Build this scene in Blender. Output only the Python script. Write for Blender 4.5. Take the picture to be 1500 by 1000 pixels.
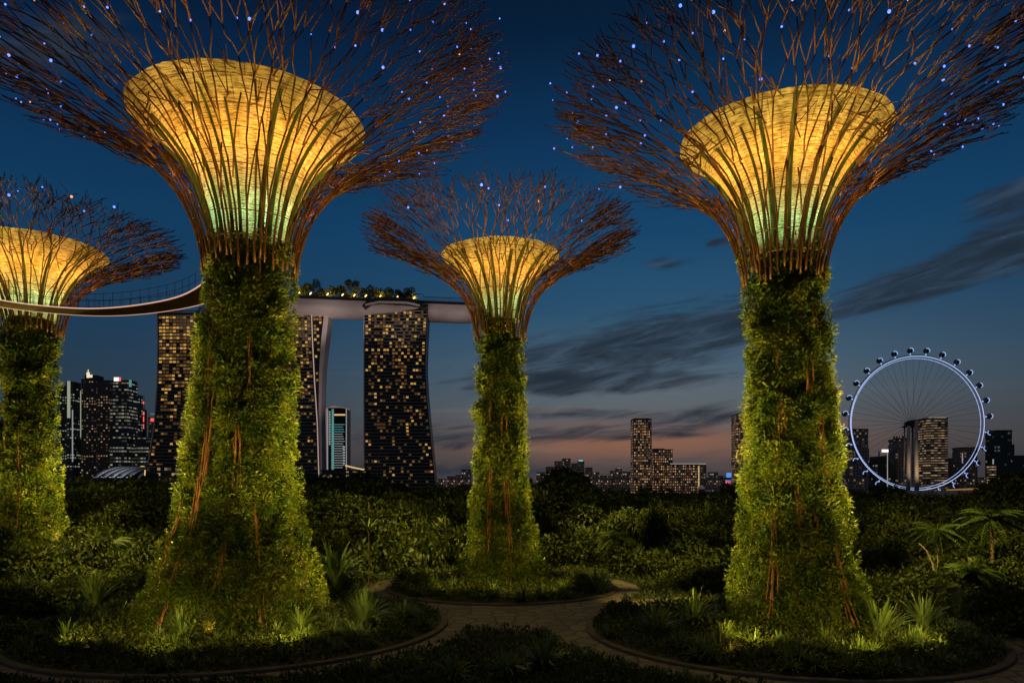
import bpy, math, random
import numpy as np
from math import radians as R_, pi as PI, sin, cos

sc = bpy.context.scene
COL = sc.collection
for o in list(bpy.data.objects):
    bpy.data.objects.remove(o)

# ------------------------------------------------------------------ camera
FPX, HY, CH = 1050.0, 715.0, 8.0          # focal length and horizon row in photo pixels, eye height
cam_d = bpy.data.cameras.new('camera')
cam_d.sensor_width = 36.0
cam_d.lens = 36.0 * FPX / 1500.0
cam_d.shift_y = (HY - 500.0) / 1500.0
cam_d.clip_start, cam_d.clip_end = 0.5, 20000
cam = bpy.data.objects.new('camera', cam_d)
cam.location = (0, 0, CH)
cam.rotation_euler = (R_(90), 0, 0)
COL.objects.link(cam)
sc.camera = cam

def X(px, Y): return (px - 750.0) / FPX * Y
def Z(py, Y): return CH + (HY - py) / FPX * Y
def lin(r, g, b, k=1.0):
    f = lambda c: (c / 12.92 if c <= .04045 else ((c + .055) / 1.055) ** 2.4)
    return (f(r / 255) * k, f(g / 255) * k, f(b / 255) * k, 1)

# ------------------------------------------------------------------ world: dusk sky with cloud bands
SUN_AZ = math.atan2(930 - 750, FPX)
world = bpy.data.worlds.new('World'); sc.world = world
world.use_nodes = True
WT = world.node_tree; WT.nodes.clear()
def wn(t, **kw):
    n = WT.nodes.new(t)
    for k, v in kw.items(): setattr(n, k, v)
    return n
def wire(n, i, v, tree=WT):
    if v is None: return
    if hasattr(v, 'is_output'): tree.links.new(v, n.inputs[i])
    else: n.inputs[i].default_value = v
def M(op, a, b=None, c=None, clamp=False):
    n = wn('ShaderNodeMath', operation=op, use_clamp=clamp)
    wire(n, 0, a); wire(n, 1, b); wire(n, 2, c)
    return n.outputs[0]
def smooth(v, a, b):
    n = wn('ShaderNodeMapRange', interpolation_type='SMOOTHSTEP')
    wire(n, 0, v); n.inputs[1].default_value = a; n.inputs[2].default_value = b
    return n.outputs[0]
def ramp(fac, stops):
    n = wn('ShaderNodeValToRGB'); e = n.color_ramp.elements
    while len(e) > 1: e.remove(e[-1])
    e[0].position, e[0].color = stops[0]
    for p, c in stops[1:]:
        q = e.new(p); q.color = c
    wire(n, 0, fac)
    return n.outputs[0]
def wmix(f, a, b):
    n = wn('ShaderNodeMix', data_type='RGBA')
    wire(n, 0, f); wire(n, 6, a); wire(n, 7, b)
    return n.outputs[2]
tc = wn('ShaderNodeTexCoord')
sp = wn('ShaderNodeSeparateXYZ'); WT.links.new(tc.outputs['Generated'], sp.inputs[0])
vx, vy, vz = sp.outputs
hl = M('SQRT', M('ADD', M('MULTIPLY', vx, vx), M('MULTIPLY', vy, vy)))
T = M('DIVIDE', vz, M('MAXIMUM', hl, 1e-4))
AZ = M('ARCTAN2', vx, vy)
def gauss(v, c, s):
    q = M('DIVIDE', M('SUBTRACT', v, c), s)
    return M('EXPONENT', M('MULTIPLY', M('MULTIPLY', q, q), -1.0))
def azp(px): return math.atan2(px - 750, FPX)
def tp(px, py): return (HY - py) / math.hypot(FPX, px - 750)
TF = M('DIVIDE', T, 0.8, clamp=True)
S = lambda t: t / .8
bright = ramp(TF, [(0, lin(68, 62, 65)), (S(.024), lin(68, 63, 66)), (S(.05), lin(86, 78, 77)), (S(.085), lin(95, 92, 93)), (S(.12), lin(92, 101, 108)),
                   (S(.17), lin(75, 98, 116)), (S(.243), lin(44, 82, 111)), (S(.348), lin(23, 69, 106)), (S(.49), lin(14, 52, 88)),
                   (S(.63), lin(8, 32, 58)), (1, lin(4, 18, 38))])
dark = ramp(TF, [(0, lin(48, 49, 53)), (S(.05), lin(46, 54, 62)), (S(.12), lin(40, 58, 74)), (S(.2), lin(29, 58, 84)), (S(.35), lin(17, 58, 93)),
                 (S(.49), lin(10, 42, 76)), (S(.63), lin(6, 27, 55)), (1, lin(4, 18, 40))])
glow = gauss(AZ, azp(960), .42)
sky = wmix(glow, dark, bright)
# stretched noise that breaks the cloud edges
cv = wn('ShaderNodeCombineXYZ')
wire(cv, 0, M('MULTIPLY', AZ, 9.0)); wire(cv, 1, M('SUBTRACT', M('MULTIPLY', T, 46.0), M('MULTIPLY', AZ, 7.0))); wire(cv, 2, M('MULTIPLY', AZ, 1.3))
nz = wn('ShaderNodeTexNoise', noise_dimensions='3D')
WT.links.new(cv.outputs[0], nz.inputs['Vector'])
nz.inputs['Scale'].default_value = 1.0; nz.inputs['Detail'].default_value = 7; nz.inputs['Roughness'].default_value = .6; nz.inputs['Distortion'].default_value = .9
N = nz.outputs['Fac']
band = M('MULTIPLY', gauss(T, M('ADD', .063, M('MULTIPLY', M('SUBTRACT', N, .5), .03)), .021), gauss(AZ, azp(930), .23))
sky = wmix(M('MULTIPLY', band, .72), sky, lin(146, 98, 74))
blobs = [(935, 503, 215, 44, .20), (850, 530, 140, 34, .05), (1060, 478, 90, 20, .2), (900, 560, 150, 14, .0), (1400, 392, 130, 24, .33), (1470, 362, 90, 30, .3), (1310, 436, 60, 12, .06), (1330, 410, 70, 9, .1),
         (840, 606, 90, 8, .0), (1035, 612, 90, 16, .1), (870, 635, 150, 10, .0), (975, 385, 40, 9, .05), (1048, 354, 24, 8, .0), (860, 560, 60, 9, .0),
         (640, 640, 160, 16, .0), (1490, 280, 60, 26, .2), (660, 690, 200, 9, 0), (60, 70, 90, 40, .5)]
acc = None
for (bx, by, a, b, tilt) in blobs:
    k = math.hypot(FPX, bx - 750) / FPX ** 2 * FPX
    da = M('SUBTRACT', AZ, azp(bx)); dt = M('SUBTRACT', M('SUBTRACT', T, tp(bx, by)), M('MULTIPLY', da, tilt))
    qa = M('DIVIDE', da, a / FPX); qb = M('DIVIDE', dt, b / FPX)
    g = M('EXPONENT', M('MULTIPLY', M('ADD', M('MULTIPLY', qa, qa), M('MULTIPLY', qb, qb)), -1.0))
    acc = g if acc is None else M('ADD', acc, g)
cm = smooth(M('ADD', M('MULTIPLY', acc, .70), M('MULTIPLY', M('SUBTRACT', N, .5), 1.7)), .10, .74)
cm = M('MULTIPLY', cm, smooth(acc, .01, .45))
cv3 = wn('ShaderNodeCombineXYZ')
wire(cv3, 0, M('MULTIPLY', AZ, 10.0)); wire(cv3, 1, M('SUBTRACT', M('MULTIPLY', T, 58.0), M('MULTIPLY', AZ, 12.0))); cv3.inputs[2].default_value = 1.9
nz3 = wn('ShaderNodeTexNoise'); WT.links.new(cv3.outputs[0], nz3.inputs['Vector'])
nz3.inputs['Scale'].default_value = 1.0; nz3.inputs['Detail'].default_value = 6; nz3.inputs['Roughness'].default_value = .62; nz3.inputs['Distortion'].default_value = .6
cloudcol = ramp(nz3.outputs['Fac'], [(.32, lin(31, 41, 53)), (.52, lin(40, 50, 62)), (.68, lin(60, 72, 86))])
sky = wmix(M('MULTIPLY', cm, M('ADD', .62, M('MULTIPLY', smooth(nz3.outputs['Fac'], .66, .36), .32))), sky, cloudcol)
# thin lighter streaks low over the horizon
cv2 = wn('ShaderNodeCombineXYZ')
wire(cv2, 0, M('MULTIPLY', AZ, 4.0)); wire(cv2, 1, M('MULTIPLY', T, 60.0)); cv2.inputs[2].default_value = 3.7
nz2 = wn('ShaderNodeTexNoise'); WT.links.new(cv2.outputs[0], nz2.inputs['Vector'])
nz2.inputs['Scale'].default_value = 1.0; nz2.inputs['Detail'].default_value = 5
st = M('MULTIPLY', smooth(nz2.outputs['Fac'], .5, .72), M('MULTIPLY', gauss(T, .09, .055), gauss(AZ, azp(880), .33)))
sky = wmix(M('MULTIPLY', st, .32), sky, lin(150, 132, 124))
nish = wn('ShaderNodeTexSky', sky_type='NISHITA')
nish.sun_disc = False; nish.sun_elevation = R_(-4); nish.sun_rotation = SUN_AZ
addn = wn('ShaderNodeMix', data_type='RGBA', blend_type='ADD'); addn.inputs[0].default_value = .004
WT.links.new(sky, addn.inputs[6]); WT.links.new(nish.outputs[0], addn.inputs[7])
bg = wn('ShaderNodeBackground'); WT.links.new(addn.outputs[2], bg.inputs[0]); bg.inputs[1].default_value = 1.0
wo = wn('ShaderNodeOutputWorld'); WT.links.new(bg.outputs[0], wo.inputs[0])

# added fill light for the dusk, broad and weak, from high behind the left
sd = bpy.data.lights.new('dusk_fill', 'SUN'); sd.energy = .16; sd.angle = R_(40); sd.color = (1, .86, .74)
so = bpy.data.objects.new('dusk_fill', sd); COL.objects.link(so)
so.rotation_euler = (R_(52), 0, R_(-28))
sc.view_settings.view_transform = 'Standard'; sc.view_settings.look = 'None'
sc.view_settings.exposure = 0.0; sc.view_settings.gamma = 1.0
sc.cycles.use_denoising = True
sc.cycles.max_bounces = 5; sc.cycles.diffuse_bounces = 2; sc.cycles.glossy_bounces = 2
sc.cycles.transmission_bounces = 3; sc.cycles.transparent_max_bounces = 4
sc.cycles.sample_clamp_indirect = 3.0

# ------------------------------------------------------------------ helpers
class MB:
    def __init__(s): s.v = []; s.f = []
    def add(s, vs, fs):
        n = len(s.v); s.v += [tuple(p) for p in vs]; s.f += [tuple(i + n for i in f) for f in fs]
    def box(s, x0, x1, y0, y1, z0, z1):
        s.add([(x0, y0, z0), (x1, y0, z0), (x1, y1, z0), (x0, y1, z0), (x0, y0, z1), (x1, y0, z1), (x1, y1, z1), (x0, y1, z1)],
              [(0, 3, 2, 1), (4, 5, 6, 7), (0, 1, 5, 4), (1, 2, 6, 5), (2, 3, 7, 6), (3, 0, 4, 7)])
    def tube(s, pts, rad, n=5, cap=True):
        P = np.array(pts, float); m = len(P)
        rad = np.full(m, rad) if np.isscalar(rad) else np.array(rad, float)
        vs = []
        for i in range(m):
            t = P[min(i + 1, m - 1)] - P[max(i - 1, 0)]; t /= (np.linalg.norm(t) + 1e-9)
            up = np.array((0, 0, 1.)) if abs(t[2]) < .9 else np.array((1., 0, 0))
            a = np.cross(t, up); a /= np.linalg.norm(a); b = np.cross(t, a)
            for k in range(n):
                q = 2 * PI * k / n
                vs.append(P[i] + rad[i] * (cos(q) * a + sin(q) * b))
        fs = [(i * n + k, i * n + (k + 1) % n, (i + 1) * n + (k + 1) % n, (i + 1) * n + k) for i in range(m - 1) for k in range(n)]
        if cap: fs += [tuple(range(n))[::-1], tuple((m - 1) * n + k for k in range(n))]
        s.add(vs, fs)
    def lathe(s, prof, n=48, c=(0, 0, 0), a0=0, a1=2 * PI):
        closed = abs(a1 - a0 - 2 * PI) < 1e-6; m = n if closed else n + 1
        vs = [(c[0] + r * cos(a0 + (a1 - a0) * k / n), c[1] + r * sin(a0 + (a1 - a0) * k / n), c[2] + z) for r, z in prof for k in range(m)]
        fs = [(i * m + k, i * m + (k + 1) % m, (i + 1) * m + (k + 1) % m, (i + 1) * m + k) for i in range(len(prof) - 1) for k in range(n)]
        s.add(vs, fs)
    def prism(s, poly, y0, y1):
        """x-z polygon (counter clockwise seen from -y) pushed from y0 back to y1"""
        n = len(poly)
        s.add([(x, y0, z) for x, z in poly] + [(x, y1, z) for x, z in poly],
              [tuple(range(n)), tuple(range(2 * n - 1, n - 1, -1))] + [(i, i + n, (i + 1) % n + n, (i + 1) % n) for i in range(n)])
    def sphere(s, c, r, n=8, m=6, sz=1):
        s.lathe([(max(r * sin(PI * i / m), 1e-4), -r * sz * cos(PI * i / m)) for i in range(m + 1)], n, c)
    def mesh(s, name, mat=None, smooth=False):
        me = bpy.data.meshes.new(name); me.from_pydata(s.v, [], s.f)
        if mat: me.materials.append(mat)
        if smooth: me.polygons.foreach_set('use_smooth', [True] * len(me.polygons))
        me.update(); return me
    def build(s, name, mat, parent=None, smooth=False):
        return link(name, s.mesh(name, mat, smooth), parent)
def link(name, me, parent=None):
    o = bpy.data.objects.new(name, me); COL.objects.link(o)
    if parent:
        o.parent = parent
    return o
def child_world(o, parent):
    """mesh coordinates are world coordinates: keep them when parented to an Empty at its base"""
    o.parent = parent; o.location = -parent.location
def thing(name, label, cat, loc=(0, 0, 0), group=None):
    o = bpy.data.objects.new(name, None); COL.objects.link(o); o.location = loc
    o.empty_display_size = .5
    tag(o, label, cat, group); return o
def tag(o, label, cat, group=None, kind=None):
    if label: o['label'] = label
    if cat: o['category'] = cat
    if group: o['group'] = group
    if kind: o['kind'] = kind
    return o
def structure(name, mb, mat, smooth=False):
    o = mb.build(name, mat, None, smooth); o['kind'] = 'structure'; return o
def copy_tree(o, parent=None):
    c = o.copy(); COL.objects.link(c)
    if parent: c.parent = parent
    for ch in list(o.children): copy_tree(ch, c)
    return c
def np_mesh(name, V, F, mat, smooth=False):
    me = bpy.data.meshes.new(name)
    nf, k = F.shape
    me.vertices.add(len(V)); me.vertices.foreach_set('co', V.astype(np.float32).ravel())
    me.loops.add(nf * k); me.loops.foreach_set('vertex_index', F.astype(np.int32).ravel())
    me.polygons.add(nf); me.polygons.foreach_set('loop_start', np.arange(0, nf * k, k, dtype=np.int32))
    me.update(calc_edges=True); me.validate()
    if mat: me.materials.append(mat)
    return me
def nrm(a): return a / (np.linalg.norm(a, axis=1, keepdims=True) + 1e-9)
def leaves(P, D, U, L, W, fold=.25):
    """one folded diamond leaf per point: P base, D direction, U rough upside"""
    D = nrm(D); Sd = nrm(np.cross(D, U)); N_ = np.cross(Sd, D)
    L = L[:, None]; W = W[:, None]
    mid = P + D * L * .45
    V = np.stack([P, mid + Sd * W * .5 + N_ * W * fold, P + D * L - N_ * L * .12, mid - Sd * W * .5 + N_ * W * fold], 1).reshape(-1, 3)
    F = np.arange(len(P) * 4).reshape(-1, 4)
    return V, F
def merge(parts):
    Vs, Fs, n = [], [], 0
    for V, F in parts:
        Vs.append(V); Fs.append(F + n); n += len(V)
    return np.concatenate(Vs), np.concatenate(Fs)
def lamp(kind, loc, energy, color, radius=.15, target=None, angle=None, blend=.6, parent=None, name='lamp_light'):
    d = bpy.data.lights.new(name, kind); d.energy = energy; d.color = color; d.shadow_soft_size = radius
    if kind == 'SPOT': d.spot_size = R_(angle); d.spot_blend = blend
    o = bpy.data.objects.new(name, d); COL.objects.link(o); o.location = loc
    if target is not None:
        import mathutils
        o.rotation_euler = (mathutils.Vector(target) - mathutils.Vector(loc)).to_track_quat('-Z', 'Y').to_euler()
    if parent:
        o.parent = parent; o.location = mathutils_sub(loc, parent.location)
    return o
def mathutils_sub(a, b): return (a[0] - b[0], a[1] - b[1], a[2] - b[2])

# ------------------------------------------------------------------ materials
def new_mat(name):
    m = bpy.data.materials.new(name); m.use_nodes = True
    nt = m.node_tree; b = nt.nodes['Principled BSDF']; return m, nt, b
def nadd(nt, t, **kw):
    n = nt.nodes.new(t)
    for k, v in kw.items(): setattr(n, k, v)
    return n
def m_ramp(nt, fac, stops):
    n = nadd(nt, 'ShaderNodeValToRGB'); e = n.color_ramp.elements
    while len(e) > 1: e.remove(e[-1])
    e[0].position, e[0].color = stops[0]
    for p, c in stops[1:]: e.new(p).color = c
    nt.links.new(fac, n.inputs[0]); return n.outputs[0]
def noise_mat(name, cols, scale=3.0, rough=.8, metal=0, bump=0, detail=6, stretch=None, spec=.3):
    m, nt, b = new_mat(name)
    c = nadd(nt, 'ShaderNodeTexCoord'); src = c.outputs['Object']
    if stretch:
        mp = nadd(nt, 'ShaderNodeMapping'); mp.inputs['Scale'].default_value = stretch
        nt.links.new(src, mp.inputs[0]); src = mp.outputs[0]
    n = nadd(nt, 'ShaderNodeTexNoise'); nt.links.new(src, n.inputs['Vector'])
    n.inputs['Scale'].default_value = scale; n.inputs['Detail'].default_value = detail
    k = len(cols)
    nt.links.new(m_ramp(nt, n.outputs['Fac'], [(.3 + .4 * i / max(k - 1, 1), cc + (1,)) for i, cc in enumerate(cols)]), b.inputs['Base Color'])
    b.inputs['Roughness'].default_value = rough; b.inputs['Metallic'].default_value = metal
    b.inputs['Specular IOR Level'].default_value = spec
    if bump:
        bp = nadd(nt, 'ShaderNodeBump'); bp.inputs['Strength'].default_value = bump; bp.inputs['Distance'].default_value = .05
        nt.links.new(n.outputs['Fac'], bp.inputs['Height']); nt.links.new(bp.outputs[0], b.inputs['Normal'])
    return m
def leaf_mat(name, cols, trans=.3, rough=.55):
    m, nt, b = new_mat(name)
    g = nadd(nt, 'ShaderNodeNewGeometry')
    k = len(cols)
    col = m_ramp(nt, g.outputs['Random Per Island'], [(i / max(k - 1, 1), c + (1,)) for i, c in enumerate(cols)])
    nt.links.new(col, b.inputs['Base Color']); b.inputs['Roughness'].default_value = rough
    b.inputs['Specular IOR Level'].default_value = .25
    tr = nadd(nt, 'ShaderNodeBsdfTranslucent'); nt.links.new(col, tr.inputs[0])
    mx = nadd(nt, 'ShaderNodeMixShader'); mx.inputs[0].default_value = trans
    nt.links.new(b.outputs[0], mx.inputs[1]); nt.links.new(tr.outputs[0], mx.inputs[2])
    nt.links.new(mx.outputs[0], nt.nodes['Material Output'].inputs[0])
    return m
def glow_mat(name, col, strength):
    m, nt, b = new_mat(name)
    b.inputs['Base Color'].default_value = (.05, .05, .05, 1)
    b.inputs['Emission Color'].default_value = col + (1,) if len(col) == 3 else col
    b.inputs['Emission Strength'].default_value = strength
    m.cycles.emission_sampling = 'NONE'
    return m
def facade_mat(name, wall, lit, cw, chh, prob, strength, fw=.7, fh=.55, rows=0., glass=(.012, .016, .02), rowprob=0., tint=None, hue=.25):
    """a curtain wall: cells of wall and glass, some of the rooms behind lit"""
    m, nt, b = new_mat(name)
    c = nadd(nt, 'ShaderNodeTexCoord'); s = nadd(nt, 'ShaderNodeSeparateXYZ'); nt.links.new(c.outputs['Object'], s.inputs[0])
    def mm(op, a, bb=None, cc=None):
        n = nadd(nt, 'ShaderNodeMath', operation=op)
        for i, v in enumerate((a, bb, cc)):
            if v is None: continue
            if hasattr(v, 'is_output'): nt.links.new(v, n.inputs[i])
            else: n.inputs[i].default_value = v
        return n.outputs[0]
    u = mm('DIVIDE', mm('ADD', s.outputs[0], mm('MULTIPLY', s.outputs[1], 1.0)), cw); v = mm('DIVIDE', s.outputs[2], chh)
    fu, fv = mm('FLOOR', u), mm('FLOOR', v)
    inu = mm('LESS_THAN', mm('FRACT', u), fw); inv = mm('LESS_THAN', mm('FRACT', v), fh)
    win = mm('MULTIPLY', inu, inv)
    cx = nadd(nt, 'ShaderNodeCombineXYZ'); nt.links.new(fu, cx.inputs[0]); nt.links.new(fv, cx.inputs[1])
    wnz = nadd(nt, 'ShaderNodeTexWhiteNoise', noise_dimensions='3D'); nt.links.new(cx.outputs[0], wnz.inputs[0])
    cx2 = nadd(nt, 'ShaderNodeCombineXYZ'); nt.links.new(fv, cx2.inputs[1]); cx2.inputs[2].default_value = 7.3
    wr = nadd(nt, 'ShaderNodeTexWhiteNoise', noise_dimensions='3D'); nt.links.new(cx2.outputs[0], wr.inputs[0])
    lowf = nadd(nt, 'ShaderNodeTexNoise'); lowf.inputs['Scale'].default_value = .16; nt.links.new(cx.outputs[0], lowf.inputs['Vector'])
    p = mm('ADD', mm('MULTIPLY', mm('SUBTRACT', lowf.outputs['Fac'], .5), 1.1 * prob), prob)
    on = mm('LESS_THAN', wnz.outputs['Value'], p)
    if rowprob:
        on = mm('MAXIMUM', on, mm('MULTIPLY', mm('LESS_THAN', wr.outputs['Value'], rowprob), mm('LESS_THAN', wnz.outputs['Value'], .85)))
    sx = nadd(nt, 'ShaderNodeSeparateColor'); nt.links.new(wnz.outputs['Color'], sx.inputs[0])
    br = mm('POWER', mm('ADD', .2, mm('MULTIPLY', sx.outputs[1], .8)), 2.0)
    geo = nadd(nt, 'ShaderNodeNewGeometry'); sg = nadd(nt, 'ShaderNodeSeparateXYZ'); nt.links.new(geo.outputs['True Normal'], sg.inputs[0])
    side = mm('LESS_THAN', mm('ABSOLUTE', sg.outputs[2]), .6)
    em = mm('MULTIPLY', mm('MULTIPLY', mm('MULTIPLY', mm('MULTIPLY', on, win), br), side), strength)
    mx = nadd(nt, 'ShaderNodeMix', data_type='RGBA'); mx.inputs[6].default_value = wall + (1,); mx.inputs[7].default_value = glass + (1,)
    nt.links.new(win, mx.inputs[0]); nt.links.new(mx.outputs[2], b.inputs['Base Color'])
    me = nadd(nt, 'ShaderNodeMix', data_type='RGBA'); me.inputs[6].default_value = lit + (1,); me.inputs[7].default_value = (tint or (1, .86, .62)) + (1,)
    nt.links.new(mm('MULTIPLY', sx.outputs[2], hue * 2), me.inputs[0]); nt.links.new(me.outputs[2], b.inputs['Emission Color'])
    nt.links.new(em, b.inputs['Emission Strength'])
    rg = nadd(nt, 'ShaderNodeMath', operation='SUBTRACT'); rg.inputs[0].default_value = .7; nt.links.new(mm('MULTIPLY', win, .4), rg.inputs[1])
    nt.links.new(rg.outputs[0], b.inputs['Roughness'])
    m.cycles.emission_sampling = 'NONE'
    return m

LEAF = leaf_mat('climber_leaf', [(.030, .055, .010), (.055, .095, .016), (.085, .125, .020), (.045, .070, .012), (.12, .145, .026)], .3)
nt = LEAF.node_tree
lr = [n for n in nt.nodes if n.type == 'VALTORGB'][0]
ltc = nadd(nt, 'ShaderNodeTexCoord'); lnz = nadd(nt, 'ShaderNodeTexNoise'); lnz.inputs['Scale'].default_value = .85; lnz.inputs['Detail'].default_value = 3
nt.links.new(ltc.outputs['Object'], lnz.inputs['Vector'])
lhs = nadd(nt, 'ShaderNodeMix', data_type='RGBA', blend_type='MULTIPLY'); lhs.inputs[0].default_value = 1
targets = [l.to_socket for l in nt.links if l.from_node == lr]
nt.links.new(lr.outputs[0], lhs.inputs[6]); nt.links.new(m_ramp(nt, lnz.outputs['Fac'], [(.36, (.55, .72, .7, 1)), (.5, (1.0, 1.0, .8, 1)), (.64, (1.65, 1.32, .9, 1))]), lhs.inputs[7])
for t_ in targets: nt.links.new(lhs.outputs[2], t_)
SHRUB = leaf_mat('shrub_leaf', [(.022, .038, .008), (.048, .070, .012), (.075, .095, .016), (.030, .046, .010)], .3)
BLADE = leaf_mat('grass_blade', [(.05, .085, .018), (.08, .125, .03), (.11, .15, .045), (.06, .10, .02)], .35, .4)
COVER = leaf_mat('cover_leaf', [(.018, .030, .007), (.036, .054, .011), (.055, .072, .014)], .3)
STEEL = noise_mat('rust_red_steel', [(.034, .013, .007), (.058, .021, .010), (.090, .032, .014)], 1.6, .5, .15, .1)
STRAND = noise_mat('brown_strand', [(.05, .022, .010), (.12, .050, .02), (.19, .080, .032)], 2.2, .8, 0, .3, stretch=(4, 4, .5))
CORE = noise_mat('trunk_soil', [(.012, .012, .006), (.03, .026, .012), (.02, .03, .01)], 2.0, .95, 0, .5)
BARK = noise_mat('bark', [(.05, .034, .02), (.10, .07, .04)], 3, .9, 0, .5, stretch=(3, 3, .6))
FIN = noise_mat('green_fin', [(.05, .075, .03), (.10, .12, .05)], 1.5, .8)  # dull green in two random tones
GROUND = noise_mat('ground_soil', [(.010, .014, .006), (.022, .028, .010), (.03, .026, .014)], .6, .95, 0, .4)
SOIL = noise_mat('bed_soil', [(.016, .020, .008), (.03, .036, .012), (.022, .018, .010)], 1.1, .95, 0, .5)
KERB = noise_mat('kerb_stone', [(.045, .038, .028), (.085, .07, .052)], 1.5, .85, 0, .3)
ROOF = noise_mat('roof_metal', [(.16, .17, .19), (.26, .27, .29)], .3, .5, .4)
HULL = noise_mat('hull_panel', [(.36, .30, .29), (.46, .39, .37)], .06, .6, 0, 0, stretch=(1, 1, 2))
DARKM = noise_mat('dark_metal', [(.02, .018, .018), (.045, .04, .038)], .5, .5, .5)
CONC = noise_mat('concrete', [(.30, .25, .22), (.42, .36, .32)], .3, .75)
DECK = noise_mat('bridge_underside', [(.05, .03, .022), (.10, .06, .04)], .8, .6, .3)

# flagstones: voronoi joints
PATH, nt, b = new_mat('flagstone')
tcn = nadd(nt, 'ShaderNodeTexCoord')
dn = nadd(nt, 'ShaderNodeTexNoise'); dn.inputs['Scale'].default_value = 1.2; nt.links.new(tcn.outputs['Object'], dn.inputs['Vector'])
mxv = nadd(nt, 'ShaderNodeMix', data_type='RGBA'); mxv.inputs[0].default_value = .18
nt.links.new(tcn.outputs['Object'], mxv.inputs[6]); nt.links.new(dn.outputs['Color'], mxv.inputs[7])
v1 = nadd(nt, 'ShaderNodeTexVoronoi', feature='DISTANCE_TO_EDGE', voronoi_dimensions='2D'); v1.inputs['Scale'].default_value = 1.0
v2 = nadd(nt, 'ShaderNodeTexVoronoi', voronoi_dimensions='2D'); v2.inputs['Scale'].default_value = 1.0
nt.links.new(mxv.outputs[2], v1.inputs['Vector']); nt.links.new(mxv.outputs[2], v2.inputs['Vector'])
jn = nadd(nt, 'ShaderNodeMapRange'); nt.links.new(v1.outputs['Distance'], jn.inputs[0]); jn.inputs[1].default_value = .01; jn.inputs[2].default_value = .085
hs = nadd(nt, 'ShaderNodeSeparateColor'); nt.links.new(v2.outputs['Color'], hs.inputs[0])
sc_ = m_ramp(nt, hs.outputs[0], [(0, (.085, .072, .054, 1)), (.5, (.15, .125, .095, 1)), (1, (.115, .094, .070, 1))])
gn = nadd(nt, 'ShaderNodeTexNoise'); gn.inputs['Scale'].default_value = 6; gn.inputs['Detail'].default_value = 8; nt.links.new(tcn.outputs['Object'], gn.inputs['Vector'])
mg = nadd(nt, 'ShaderNodeMix', data_type='RGBA', blend_type='MULTIPLY'); mg.inputs[0].default_value = .6
nt.links.new(sc_, mg.inputs[6]); nt.links.new(m_ramp(nt, gn.outputs['Fac'], [(.3, (.5, .5, .5, 1)), (.7, (1, 1, 1, 1))]), mg.inputs[7])
mj = nadd(nt, 'ShaderNodeMix', data_type='RGBA'); mj.inputs[6].default_value = (.018, .015, .011, 1)
nt.links.new(jn.outputs[0], mj.inputs[0]); nt.links.new(mg.outputs[2], mj.inputs[7]); nt.links.new(mj.outputs[2], b.inputs['Base Color'])
b.inputs['Roughness'].default_value = .85
bp = nadd(nt, 'ShaderNodeBump'); bp.inputs['Strength'].default_value = .6; bp.inputs['Distance'].default_value = .03
nt.links.new(jn.outputs[0], bp.inputs['Height']); nt.links.new(bp.outputs[0], b.inputs['Normal'])

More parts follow.
